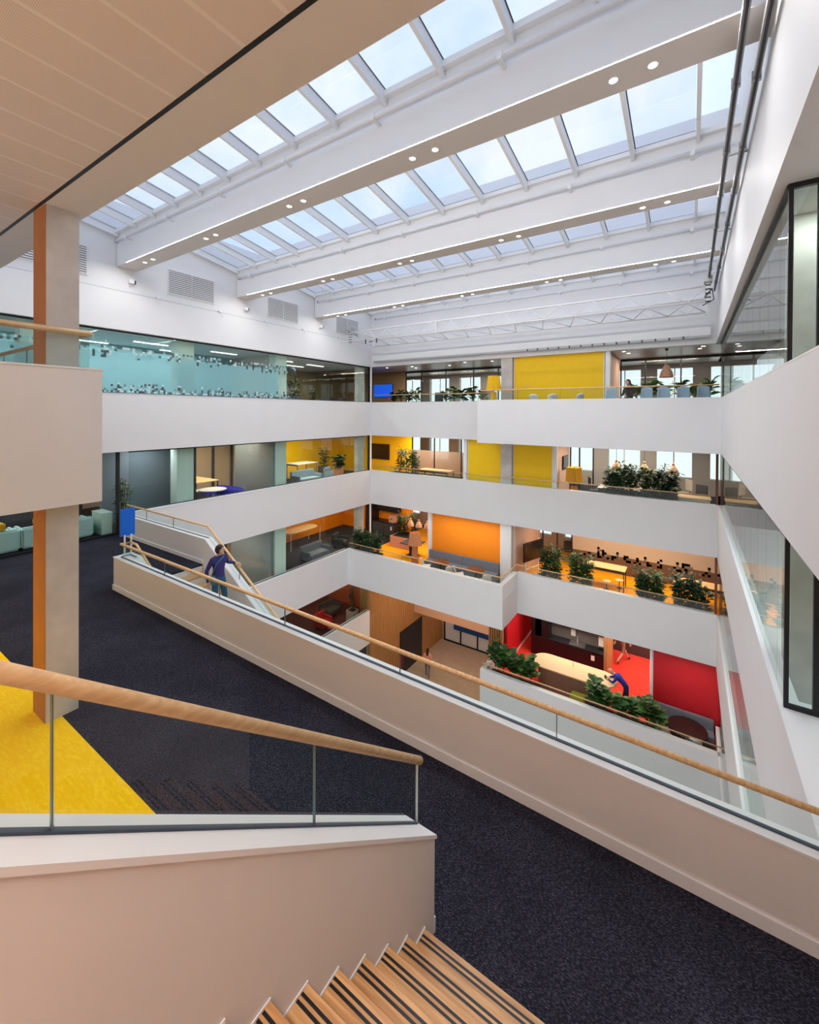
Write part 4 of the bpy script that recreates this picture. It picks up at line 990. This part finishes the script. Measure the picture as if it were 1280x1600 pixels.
for i, x in enumerate((-2.8, -2.35, -1.9, -1.45, -1.0, -.6)):
    bush('%s shrub from the left in the leafy thicket' % ORD[i], (x, 19.72, -3.8), 1.95-.3*abs(i-2.5)/2.5, .50, 520, .20, (LEAF2, LEAF, LEAF2, LEAF, LEAF2, LEAF2)[i], 70+i, group='shrubs of the leafy thicket')
for i, x in enumerate((-2.64, -1.58, -.55)):
    pendant('copper pendant lamp over the desks, %s from the left' % ORD[i], (x, 20.25, LV[3][2]-.002), .78, .22, .36, COPPER)
desk('pale desk on the right of the leafy thicket', -.4, .7, 19.7, 20.5, -4, .74, OAKP, SHELL)
desk('white desk behind the leafy thicket', -3.4, -.8, 20.2, 21.2, -4, .74, SHELL, BLACK)
office_chair('black office chair at the right of the pale desk', (.3, 21.0, -4), 2.6, DARK); office_chair('black office chair left of the white desk', (-3.6, 20.9, -4), -1.2, DARK)
office_chair('black office chair behind the glass partition', (-3.0, 22.6, -4), .6, DARK); office_chair('brown office chair by the windows', (-.2, 22.5, -4), 2.2, BEIGE)

# ================================================================== THIRD FLOOR (1)
light_panel((-17.6, 10, -5.25), 2.5, 3, 110, WARM); light_panel((-17.5, 18.6, -5.25), 3, 3.5, 110, WARM); light_panel((-13, 20.8, -5.25), 3, 1.4, 120, WARM)
light_panel((-2.5, 21.2, -5.25), 6, 1.6, 170, WARM); light_panel((-9, 18.3, -5.25), 3, .6, 25, WARM)
ww = S(box('wall_office', -20.4, -20.2, 6, 14.4, -8, LV[2][2], M('lit_beige_panel', (.62, .45, .30), .6)), 'beige panelled wall with dark posts in the third floor office')
for k in range(7): box('dark_post', .10, .16, -3.4+1.05*k, -3.28+1.05*k, -1.39, 1.39, DARK, ww)
S(box('wall_office', -18.4, -15.5, 12.30, 12.38, -8, LV[2][2], M('blue_grey_wall', (.22, .25, .28), .6)), 'blue grey partition before the pale column of the third floor')
t = desk('white oval high table in the orange lounge', -20.0, -18.9, 16.4, 18.8, -8, 1.0, OAKP, BEIGE)
for o in list(t.children):
    if o.name.startswith('tabletop'): bpy.data.objects.remove(o)
vs = []
for i in range(28):
    a = 2*math.pi*i/28; vs.append((.5*math.cos(a), (.7 if math.sin(a) >= 0 else -.7)+.5*math.sin(a), 0))
raw('tabletop', vs+[(x, y, .04) for x, y, z in vs], [tuple(range(27, -1, -1)), tuple(range(28, 56))]+[(i, (i+1) % 28, 28+(i+1) % 28, 28+i) for i in range(28)], OAKP, t, (0, 0, .96))
armchair('dark tub chair in the orange lounge', (-17.2, 18.7, -8), -1.3, DARK); armchair('dark sofa beside the glass of the orange lounge', (-16.9, 16.4, -8), -1.57, GREYF, wd=1.6)
bush('fern like plant behind the third floor glass', (-16.2, 10.6, -8), 1.5, .55, 200, .32, LEAF, 81, name='indoor_plant')
planter('long trough on the corner of the projecting balcony', -15.2, -13.3, 17.4, 17.7, -8, -7.35, DARK)
for i, x in enumerate((-15.0, -14.55, -14.1, -13.6)):
    bush('%s plant from the corner on the projecting balcony' % ORD[i], (x, 17.55, -7.4), 1.2-.15*(i % 2), .38, 240, .21, (LEAF2, LEAF2, LEAF, LEAF2)[i], 82+i)
t = thing('cabinet', 'black coffee cabinet with wall units in the orange corner', 'cabinet', (-16.4, 22.2, -8))
box('base_unit', -.9, .9, -.35, .35, 0, .92, BLACK, t, .008); box('worktop', -.92, .92, -.37, .37, .92, .95, BLACK, t); box('wall_unit', -.9, .9, 0, .35, 1.55, 2.3, BLACK, t); box('tall_unit', -1.5, -.92, -.35, .35, 0, 2.4, BLACK, t)
box('door', -.88, -.02, -.362, -.351, .08, .88, DARK, t); box('door', .02, .88, -.362, -.351, .08, .88, DARK, t); box('note', .55, .66, -.37, -.363, .5, .72, PAPER, t)
t = thing('coffee_machine', 'pinkish coffee machine on the black cabinet', 'coffee machine', (-15.85, 22.15, -7.048)); box('body', -.22, .22, -.2, .2, 0, .42, M('pink_beige', (.62, .36, .28), .5), t, .02); box('drip_tray', -.18, .18, -.26, -.2, 0, .03, CHROME, t); box('spout', -.04, .04, -.24, -.2, .2, .28, CHROME, t)
planter('pink planter box in the orange corner', -14.9, -13.5, 20.5, 21.7, -8, -7.35, M('pink_plaster', (.62, .33, .25), .7)); 
for i, (x, y) in enumerate(((-14.6, 21.2), (-14.1, 21.0), (-13.8, 21.4))):
    bush('%s tall bush in the pink planter box' % ORD[i], (x, y, -7.42), 1.45, .42, 200, .2, LEAF2, 90+i)
t = thing('dark_table', 'dark square table beside the pink planter box', 'table', (-12.9, 19.9, -8)); box('tabletop', -.55, .55, -.5, .5, .70, .74, DARK, t, .01); box('column_leg', -.14, .14, -.14, .14, .02, .70, DARK, t); box('foot', -.3, .3, -.3, .3, 0, .02, DARK, t)
pleated_lamp('terracotta pleated floor lamp beside the grey bench', (-11.75, 18.35, -8), 1.82, .36, .27, .62, M('terracotta_shade', (.60, .26, .12), .7), 1.2, TERRA, 4)
for i, x in enumerate((-13.3, -12.75, -12.2)):
    pendant('copper pendant lamp over the dark square table, %s from the left' % ORD[i], (x, 20.3, LV[2][2]-.002), .95, .2, .34, COPPER)
bench('long grey bench under the orange panel', -11.3, -7.45, 18.50, 19.12, -8, .45, .88, GREYB)
round_table('left walnut round table in front of the orange panel', (-10.1, 18.14, -8), .42, .74, WALNUT, BLACK); round_table('right walnut round table in front of the orange panel', (-8.25, 18.14, -8), .42, .74, WALNUT, BLACK)
for i, (x, y, rz) in enumerate(((-10.82, 17.92, -1.2), (-9.5, 17.8, .75), (-8.98, 17.88, -1.0), (-7.62, 17.86, .6))):
    shell_chair('%s white shell chair from the left on the projecting balcony' % ORD[i], (x, y, -8), rz, SHELL, OAKP, 'white shell chairs at the walnut tables')
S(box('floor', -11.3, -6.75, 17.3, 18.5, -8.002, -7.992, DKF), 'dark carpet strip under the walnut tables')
balustrade('glass balustrade with slim oak rail around the projecting balcony', [(-15.2, 17.2, -7.31), (-6.65, 17.2, -7.31), (-6.65, 19.1, -7.31), (.78, 19.1, -7.31)], .28, .30, [[.2, .4, .6, .8], [], [.25, .5, .75]], .018, channel=False)
# right bay of the third floor
t = thing('mobile_screen', 'black screen on a white rolling stand by the warm side wall', 'screen', (-6.25, 20.3, -8), 1.25)
box('frame', -.75, .75, -.03, .03, .95, 1.85, BLACK, t, .01); box('display', -.72, .72, -.036, -.03, .98, 1.82, M('black_glass_screen', (.01, .012, .016), .15), t)
for s in (-.5, .5): box('upright', s-.03, s+.03, .03, .07, .1, 1.9, CAPW, t); box('foot', s-.03, s+.03, -.35, .35, .04, .1, CAPW, t)
box('crossbar', -.5, .5, .03, .06, .55, .6, CAPW, t)
planter('left trough on the recessed third floor parapet', -5.75, -3.3, 19.5, 19.83, -8, -7.66, DARK); planter('right trough on the recessed third floor parapet', -1.75, .65, 19.5, 19.83, -8, -7.66, DARK)
for i, x in enumerate((-5.5, -5.0, -4.25, -3.75)):
    bush('%s shrub in the left trough before the tables' % ORD[i], (x, 19.72, -7.72), 1.65, .48, 400, .21, (LEAF2, LEAF, LEAF, LEAF)[i], 100+i, group='shrubs on the third floor parapet')
for i, x in enumerate((-1.55, -1.05, -.25, .2)):
    bush('%s shrub in the right trough before the tables' % ORD[i], (x, 19.72, -7.72), 1.5, .46, 380, .23, (LEAF2, LEAF, LEAF2, LEAF2)[i], 110+i, group='shrubs on the third floor parapet')
fiddle('single dark spiky plant beside the brown corner post', (.55, 19.75, -8), 1.35, 26, 120, .3, LEAF2)
desk('left oak high table on the amber carpet', -4.15, -2.35, 20.95, 21.75, -8, .98, OAKX, BLACK); desk('right oak high table on the amber carpet', -.55, 1.3, 20.9, 21.65, -8, .98, OAKX, BLACK)
for i, (x, y) in enumerate(((-3.0, 20.3), (-2.55, 20.75), (-3.7, 20.45))): stool('%s bar stool before the left oak high table' % ['right', 'rear', 'left'][i], (x, y, -8), .66)
office_chair('black office chair in the dark meeting room, front one', (-5.6, 24.2, -8), .5, DARK); office_chair('black office chair in the dark meeting room, rear one', (-5.3, 24.9, -8), 1.5, DARK)
pg = next(o for o in bpy.data.objects if o.name.startswith('window_10'))
pcx, pcz = (-6.7+2.2)/2, LV[2][2]-.05
box('beige_film', -5.1-pcx, 2.2-pcx, -.035, -.031, -7.12-pcz, LV[2][2]-.1-pcz, M('beige_film_paint', (.50, .42, .34), .7), pg)
box('brown_film', -5.1-pcx, 2.2-pcx, -.035, -.031, -8-pcz, -7.12-pcz, M('brown_film_paint', (.14, .085, .055), .5), pg)
pixels(pg, lambda u, z, s: (u-pcx, u+s-pcx, -.042, -.038, z-pcz, z+s-pcz), -5.0, 2.1, -7.35, 5, .11, 8, True, [M('print_dark', (.04, .03, .03), .7), M('print_grey', (.18, .16, .15), .7), M('print_dark', (.04, .03, .03), .7)])

# ================================================================== KITCHEN LEVEL (0)
light_panel((-4.5, 20.6, -9.24), 4, 2, 130, (1, .88, .74)); light_panel((-1.5, 22.5, -9.24), 2.5, 2.5, 120, (1, .88, .74)); light_panel((.2, 18.2, -9.24), 1.2, .6, 12, WARM)
light_panel((-17.6, 17.5, -9.24), 3, 2.5, 40, WARM); light_panel((-11.5, 21.3, -9.24), 5, 2.5, 180, WARM); light_panel((-11.5, 25.6, -9.24), 5, 2.5, 90, WARM)
t = thing('kitchen_island', 'long oak island with rounded ends and a slatted base', 'kitchen island', (-4.12, 19.1, -12))
def stadium(hx, r, n=14):
    return [(hx-r+r*math.cos(a), r*math.sin(a)) for a in [(-math.pi/2+math.pi*i/n) for i in range(n+1)]]+[(-hx+r+r*math.cos(a), r*math.sin(a)) for a in [(math.pi/2+math.pi*i/n) for i in range(n+1)]]
prism('countertop', stadium(1.72, .60), 2, .95, 1.0, OAKP, t); prism('core', stadium(1.42, .42), 2, 0, .95, DARK, t)
pv = stadium(1.45, .45, 12); lst = []
per = []
for i in range(len(pv)):
    a, b = Vector((*pv[i], 0)), Vector((*pv[(i+1) % len(pv)], 0)); n = max(1, int((b-a).length/.055))
    for k in range(n): per.append(a.lerp(b, k/n))
multibox('slats', [(p.x-.014, p.x+.014, p.y-.014, p.y+.014, .02, .95) for p in per], M('pinkish_oak_slats', (.48, .28, .18), .6), t, 'stuff')
box('tap', -.05, -.02, .18, .21, 1.0, 1.22, CHROME, t)
t = thing('pouf', 'lime green square pouf tucked against the island', 'pouf', (-3.75, 18.33, -12)); box('seat', -.28, .28, -.2, .2, .05, .46, M('lime_fabric', (.40, .42, .03), .85), t, .03); box('base', -.24, .24, -.16, .16, 0, .05, BLACK, t)
t = thing('kitchen_unit', 'black kitchen wall unit with a recessed grey niche', 'kitchen unit', (-4.6, 21.38, -12))
KM = M('aubergine_lacquer', (.011, .006, .008), .35)
box('base_unit', -1.45, 1.45, -.3, .3, 0, .92, KM, t); box('worktop', -1.45, 1.45, -.32, .3, .92, .96, BLACK, t)
box('back_panel', -1.1, 1.4, .24, .3, .96, 1.65, M('grey_niche', (.16, .14, .13), .4), t); box('upper_unit', -1.45, 1.45, -.1, .3, 1.65, 2.5, KM, t); box('side_panel', -1.75, -1.1, -.3, .3, .96, 2.5, KM, t); box('side_panel', -1.95, -1.45, -.3, .3, 0, 2.79, KM, t)
for k in range(5): box('door', -1.43+.576*k, -.87+.576*k, -.312, -.301, .08, .90, KM, t)
box('sink_tray', -.15, .55, -.25, .15, .96, 1.0, CHROME, t); box('tap', .15, .18, .1, .13, 1.0, 1.3, CHROME, t)
box('towel_box', -.15, .05, .18, .24, 1.2, 1.6, PAPER, t); box('towel_box', 1.1, 1.32, .10, .24, 1.1, 1.62, PAPER, t); box('notice', .85, 1.0, -.32, -.313, .55, .78, PAPER, t)
S(box('wall_screen', -3.12, -3.0, 20.5, 22.4, -12, LV[1][2], SLATW), 'slim cedar screen at the right end of the black kitchen')
S(box('trim_5', -1.24, -1.17, 19.1, 19.2, -12, LV[1][2], CAPW), 'white post at the left edge of the dark red panel')
bench('grey corner bench under the dark red panel', -1.1, .82, 18.55, 19.1, -12, .45, .82, GREYB)
round_table('dark oval table in front of the corner bench', (.0, 18.2, -12), .62, .74, M('dark_brown_top', (.03, .014, .012), .35), BLACK)
shell_chair('white shell chair at the left of the dark oval table', (-.72, 18.05, -12), -1.3, SHELL, TERRA, 'white chairs of the kitchen level'); shell_chair('pale chair with its back to the right end of the planter', (.2, 17.88, -12), .2, SHELL, TERRA, 'white chairs of the kitchen level')
planter('dark trough left in the kitchen level parapet', -7.4, -5.2, 17.82, 18.16, -12, -11.6, DARK); planter('dark trough right in the kitchen level parapet', -3.3, -.9, 17.82, 18.16, -12, -11.6, DARK)
for i, x in enumerate((-7.2, -6.85, -6.45, -6.05, -5.6)):
    fiddle('%s fiddle leaf plant from the left before the red carpet' % ORD[i], (x, 17.98+.06*(i % 2), -11.66), (1.45, 1.25, 1.1, 1.05, 1.2)[i], 38, 130+i, .42)
for i, x in enumerate((-3.05, -2.7, -2.2, -1.75, -1.25, -.95)):
    fiddle('%s fiddle leaf plant from the left below the man in blue' % ORD[i], (x, 17.98+.06*(i % 2), -11.66), (1.2, 1.0, .8, .75, 1.2, .9)[i], 36, 140+i, .40)
balustrade('glass balustrade with oak rail on the planter parapet of the kitchen level', [(-7.56, 18.9, -11.31), (-7.56, 17.44, -11.31), (.95, 17.44, -11.31)], .22, .24, [[], [.22, .48, .74]], .02, channel=False)
# lowest left room
armchair('dark high backed chair behind the lowest left glass', (-17.6, 18.3, -12), -1.57, DARK, wd=1.2); armchair('red armchair behind the lowest left glass', (-16.9, 17.0, -12), -1.57, RED)
round_table('low red table behind the lowest left glass', (-16.0, 16.9, -12), .35, .4, RED, BLACK)
planter('pale cube planter behind the lowest left glass', -16.3, -15.8, 18.2, 18.7, -12, -11.3, BEIGE); bush('slender potted tree in the pale cube planter', (-16.05, 18.45, -11.35), 1.5, .25, 110, .2, LEAF2, 150, name='potted_tree', stems=3)

# ================================================================== PEOPLE
EDGES = [('pelvis', 'spine'), ('spine', 'chest'), ('chest', 'neck'), ('neck', 'headb')]
for s in 'LR':
    EDGES += [('chest', 'sh'+s), ('sh'+s, 'el'+s), ('el'+s, 'wr'+s), ('pelvis', 'hip'+s), ('hip'+s, 'kn'+s), ('kn'+s, 'an'+s), ('an'+s, 'toe'+s)]
RAD = dict(pelvis=.135, spine=.118, chest=.135, neck=.05, headb=.05, sh=.068, el=.046, wr=.031, hip=.092, kn=.062, an=.044, toe=.036)
def person(label, loc, rotz, top, legs, shoes, sleeve=None, pose=None, hair=None, hair_len=0, scale=1.0, skin=None, head_turn=0, bare_legs=False, grip=(0, 0)):
    skin = skin or SKIN_; sleeve = sleeve or top
    J = dict(pelvis=(0, 0, .95), spine=(0, 0, 1.15), chest=(0, 0, 1.35), neck=(0, 0, 1.475), headb=(0, .012, 1.55))
    for s, k in (('L', -1), ('R', 1)):
        J.update({'sh'+s: (.165*k, 0, 1.395), 'el'+s: (.225*k, -.03, 1.12), 'wr'+s: (.235*k, .06, .88), 'hip'+s: (.09*k, 0, .90), 'kn'+s: (.10*k, .02, .50), 'an'+s: (.10*k, -.02, .09), 'toe'+s: (.11*k, .14, .035)})
    J.update(pose or {})
    names = list(J); idx = {n: i for i, n in enumerate(names)}
    me = bpy.data.meshes.new('tmp'); me.from_pydata([J[n] for n in names], [(idx[a], idx[b]) for a, b in EDGES], [])
    ob = bpy.data.objects.new('tmp', me); COL.objects.link(ob)
    ob.modifiers.new('s', 'SKIN'); sv = me.skin_vertices[0].data
    for n in names:
        r = RAD[n if n in RAD else n[:-1]]; sv[idx[n]].radius = (r, r*(.78 if n in ('pelvis', 'spine', 'chest') else 1)); sv[idx[n]].use_root = n == 'pelvis'
    ss = ob.modifiers.new('u', 'SUBSURF'); ss.levels = 2; ss.render_levels = 2
    dg = bpy.context.evaluated_depsgraph_get(); ev = ob.evaluated_get(dg); em = ev.to_mesh()
    vs = [v.co.copy() for v in em.vertices]; fs = [tuple(p.vertices) for p in em.polygons]; ev.to_mesh_clear()
    bpy.data.objects.remove(ob)
    mats = [top, sleeve, skin, legs, shoes, M('eye_white', (.8, .8, .8), .3), M('lips', (.45, .15, .13), .5), HAIR]
    def seg_mat(a, b):
        n = b[:-1]
        if n in ('el', 'wr'): return 1
        if n == 'kn': return 3
        if n == 'an': return 2 if bare_legs else 3
        if n == 'toe': return 4
        if b == 'headb' or (a == 'chest' and b == 'neck'): return 2 if b == 'headb' else 0
        return 3 if n == 'hip' else 0
    S_ = [(Vector(J[a]), Vector(J[b]), seg_mat(a, b)) for a, b in EDGES]
    def pick(c):
        best = (9, 0)
        for a, b, m in S_:
            d = b-a; t = max(0, min(1, (c-a).dot(d)/d.length_squared)); q = (a+d*t-c).length
            if q < best[0]: best = (q, m)
        if best[1] == 0 and abs(c.z-J['pelvis'][2]) < .0 : return 3
        if best[1] == 0 and c.z < J['pelvis'][2]-.02: return 3
        return best[1]
    fm = [pick(sum((vs[i] for i in f), Vector())/len(f)) for f in fs]
    def add(data, m):
        k = len(vs); vs.extend(Vector(v) for v in data[0]); fs.extend(tuple(k+i for i in f) for f in data[1]); fm.extend([m]*len(data[1]))
    # head and face
    hb, nk = Vector(J['headb']), Vector(J['neck']); up = (hb-nk).normalized()
    fwd = Vector((math.sin(head_turn), math.cos(head_turn), 0)); fwd = (fwd-up*fwd.dot(up)).normalized(); sd = fwd.cross(up)
    rot = Matrix((sd, fwd, up)).transposed(); hc = hb+up*.055+fwd*.015
    add(ell_data(hc, .074, .092, .112, 16, 12, rot), 2)
    hp = lambda a, b, c: hc+rot @ Vector((a, b, c))
    add(ell_data(hp(0, .075, -.055), .045, .03, .05, 10, 6, rot), 2)            # jaw
    add(ell_data(hp(0, .096, -.012), .011, .018, .024, 8, 6, rot), 2)            # nose
    for k in (-1, 1):
        add(ell_data(hp(.028*k, .080, .012), .012, .008, .007, 8, 5, rot), 5); add(ell_data(hp(.028*k, .087, .012), .005, .004, .005, 6, 4, rot), 7)
        add(ell_data(hp(.030*k, .082, .030), .016, .006, .004, 6, 4, rot), 7); add(ell_data(hp(.075*k, -.005, -.005), .010, .020, .030, 8, 6, rot), 2)
    add(ell_data(hp(0, .094, -.055), .020, .006, .006, 8, 4, rot), 6)
    # hands
    for s, k, gr in (('L', -1, grip[0]), ('R', 1, grip[1])):
        w, e = Vector(J['wr'+s]), Vector(J['el'+s]); d = (w-e).normalized(); sdv = d.cross(Vector((0, 0, 1)))
        if sdv.length < .3: sdv = Vector((0, 1, 0)).cross(d)
        sdv.normalize(); nrm = sdv.cross(d).normalized()
        if nrm.z < 0: nrm = -nrm
        if abs(d.z) > .7: sdv, nrm = Vector((0, 1, 0)), Vector((k, 0, 0)); sdv = (sdv-d*sdv.dot(d)).normalized()
        rr = Matrix((sdv, d, nrm)).transposed()
        add(ell_data(w+d*.045, .042, .055, .018, 10, 7, rr), 2)
        for fi, (o, l) in enumerate(((-.030, .062), (-.010, .074), (.010, .070), (.030, .055))):
            b0 = w+d*.085+sdv*o; c1 = b0+d*l*.5-nrm*(.012+.02*gr); c2 = c1+d*l*.5*(1-.7*gr)-nrm*(.016+.03*gr)
            add(tube_data([b0-d*.02, b0, c1, c2], [.009, .009, .008, .006], 6), 2)
        t0 = w+d*.03+sdv*.036*(-k); t1 = t0+d*.03+sdv*.028*(-k)-nrm*.008; t2 = t1+d*.026-nrm*.012
        add(tube_data([t0, t1, t2], [.011, .010, .007], 6), 2)
    root = thing('person', label, 'person', loc, rotz, 'people in the atrium'); root.scale = (scale,)*3
    body = bpy.data.meshes.new('body'); body.from_pydata([tuple(v) for v in vs], [], fs)
    for m in mats: body.materials.append(m)
    for p, m in zip(body.polygons, fm): p.material_index = m; p.use_smooth = True
    link('body', body, None, root)
    if hair:
        parts = []
        v, f = ell_data((0, 0, 0), 1, 1, 1, 18, 12); keep = []
        vv = [Vector(q) for q in v]
        for face in f:
            c = sum((vv[i] for i in face), Vector())/len(face)
            if c.y < .35+.6*max(0, c.z-.1) and c.z > -.75 or c.z > .62: keep.append(face)
        used = sorted({i for q in keep for i in q}); mp_ = {o: n for n, o in enumerate(used)}
        parts.append(([hc+rot @ Vector((vv[i].x*.090, vv[i].y*.108-.006, vv[i].z*.122+.006)) for i in used], [tuple(mp_[i] for i in q) for q in keep]))
        if hair_len: parts.append(ell_data(hp(0, -.075, -.05-hair_len/2), .085, .045, .08+hair_len/2, 12, 9, rot))
        a, b = merge(parts); ho = raw('hair', a, b, hair, root, smooth=True)
        if not hair_len:
            md = ho.modifiers.new('solid', 'SOLIDIFY'); md.thickness = .02
    return root
NAVYK = M('navy_knit', (.035, .03, .16), .85); JEANS = M('teal_jeans', (.02, .10, .20), .8); SHOE = M('dark_shoes', (.03, .03, .03), .6)
WX, WY, WZ = -9.28, 5.88, -4.87
person('woman in navy cardigan and jeans holding the rail on the far stair', (WX, WY, WZ), -math.pi/2, NAVYK, JEANS, SHOE,
       pose=dict(elL=(-.30, -.10, 1.20), wrL=(-.44, .02, 1.165), elR=(.245, -.10, 1.12), wrR=(.25, -.02, .88), knL=(-.10, .10, .52), anL=(-.10, .06, .09), toeL=(-.11, .22, .035), anR=(.10, -.06, .10), toeR=(.11, .08, .035)),
       hair=HAIR, hair_len=0, head_turn=-.5, grip=(1, .3))
t = thing('shoulder_bag', 'small teal shoulder bag hanging on the woman in navy', 'bag', (WX+.10, WY-.21, WZ+.86)); box('pouch', -.08, .08, -.03, .03, 0, .20, M('teal_bag', (.05, .22, .28), .6), t, .015)
tube('strap', [(-.05, .0, .19), (.0, .10, .46), (-.04, .30, .575), (-.14, .26, .50)], .010, M('teal_strap', (.05, .2, .26), .6), t, 6)
BLUEJ = M('cobalt_shirt', (.008, .03, .30), .8); BLUEP = M('indigo_trousers', (.015, .025, .13), .85)
person('bald man in a cobalt shirt leaning on the oak island', (-2.10, 19.22, -12), math.pi/2, BLUEJ, BLUEP, SHOE,
       pose=dict(pelvis=(0, -.02, .93), spine=(0, .12, 1.08), chest=(0, .30, 1.20), neck=(0, .42, 1.285), headb=(0, .49, 1.33), shL=(-.165, .30, 1.23), shR=(.165, .30, 1.23),
                 elL=(-.26, .44, 1.05), wrL=(-.11, .62, 1.045), elR=(.26, .42, 1.05), wrR=(.10, .62, 1.045), hipL=(-.09, -.03, .89), hipR=(.09, -.03, .89),
                 knL=(-.10, .06, .49), anL=(-.11, -.04, .09), toeL=(-.12, .12, .035), knR=(.10, -.05, .49), anR=(.12, -.18, .10), toeR=(.13, -.02, .035)), grip=(.9, .9), head_turn=0)
t = thing('mug', 'dark mug between the hands of the man in blue', 'mug', (-2.86, 19.22, -11.0)); lathe('cup', [(.030, 0), (.038, .01), (.04, .10), (.036, .10), (.034, .02), (.001, .015)], DARK, t, seg=14); tube('handle', [(.038, 0, .08), (.065, 0, .07), (.065, 0, .035), (.038, 0, .025)], .006, DARK, t, 6)
TANC = M('brown_dress', (.30, .15, .10), .85)
person('person in a brown dress striding across the red carpet', (-2.63, 22.75, -12), -.69, TANC, TANC, SHOE, bare_legs=True,
       pose=dict(knL=(-.10, .22, .52), anL=(-.10, .40, .10), toeL=(-.10, .56, .06), knR=(.10, -.10, .50), anR=(.10, -.42, .16), toeR=(.10, -.30, .05), elL=(-.24, -.12, 1.14), wrL=(-.25, -.22, .92), elR=(.24, .05, 1.13), wrR=(.24, .2, .95)), hair=HAIR, hair_len=.15)
person('woman in a salmon top walking to the entrance doors', (-13.62, 22.81, GROUND), .35, M('salmon_top', (.80, .34, .24), .85), M('grey_trousers', (.16, .14, .17), .85), SHOE,
       pose=dict(knL=(-.10, .10, .52), anL=(-.10, .12, .10), toeL=(-.10, .28, .05), anR=(.10, -.18, .13), toeR=(.10, -.04, .04)), hair=HAIR, hair_len=.18, scale=1.04)
stool('low stool under the seated person on the top floor', (-1.98, 18.42, 0), .46)
person('person with long dark hair seated behind the top right rail', (-1.98, 18.42, 0), 2.6, M('black_jacket', (.02, .018, .022), .8), M('black_trousers', (.02, .02, .025), .8), SHOE,
       pose=dict(pelvis=(0, 0, .56), spine=(0, 0, .76), chest=(0, .01, .96), neck=(0, .015, 1.085), headb=(0, .03, 1.16), shL=(-.165, .01, 1.0), shR=(.165, .01, 1.0), elL=(-.22, .06, .75), wrL=(-.15, .28, .68), elR=(.22, .06, .75), wrR=(.15, .28, .68),
                 hipL=(-.09, .03, .55), hipR=(.09, .03, .55), knL=(-.11, .44, .52), knR=(.11, .44, .52), anL=(-.11, .42, .09), anR=(.11, .42, .09), toeL=(-.11, .57, .035), toeR=(.11, .57, .035)), hair=HAIR, hair_len=.22)
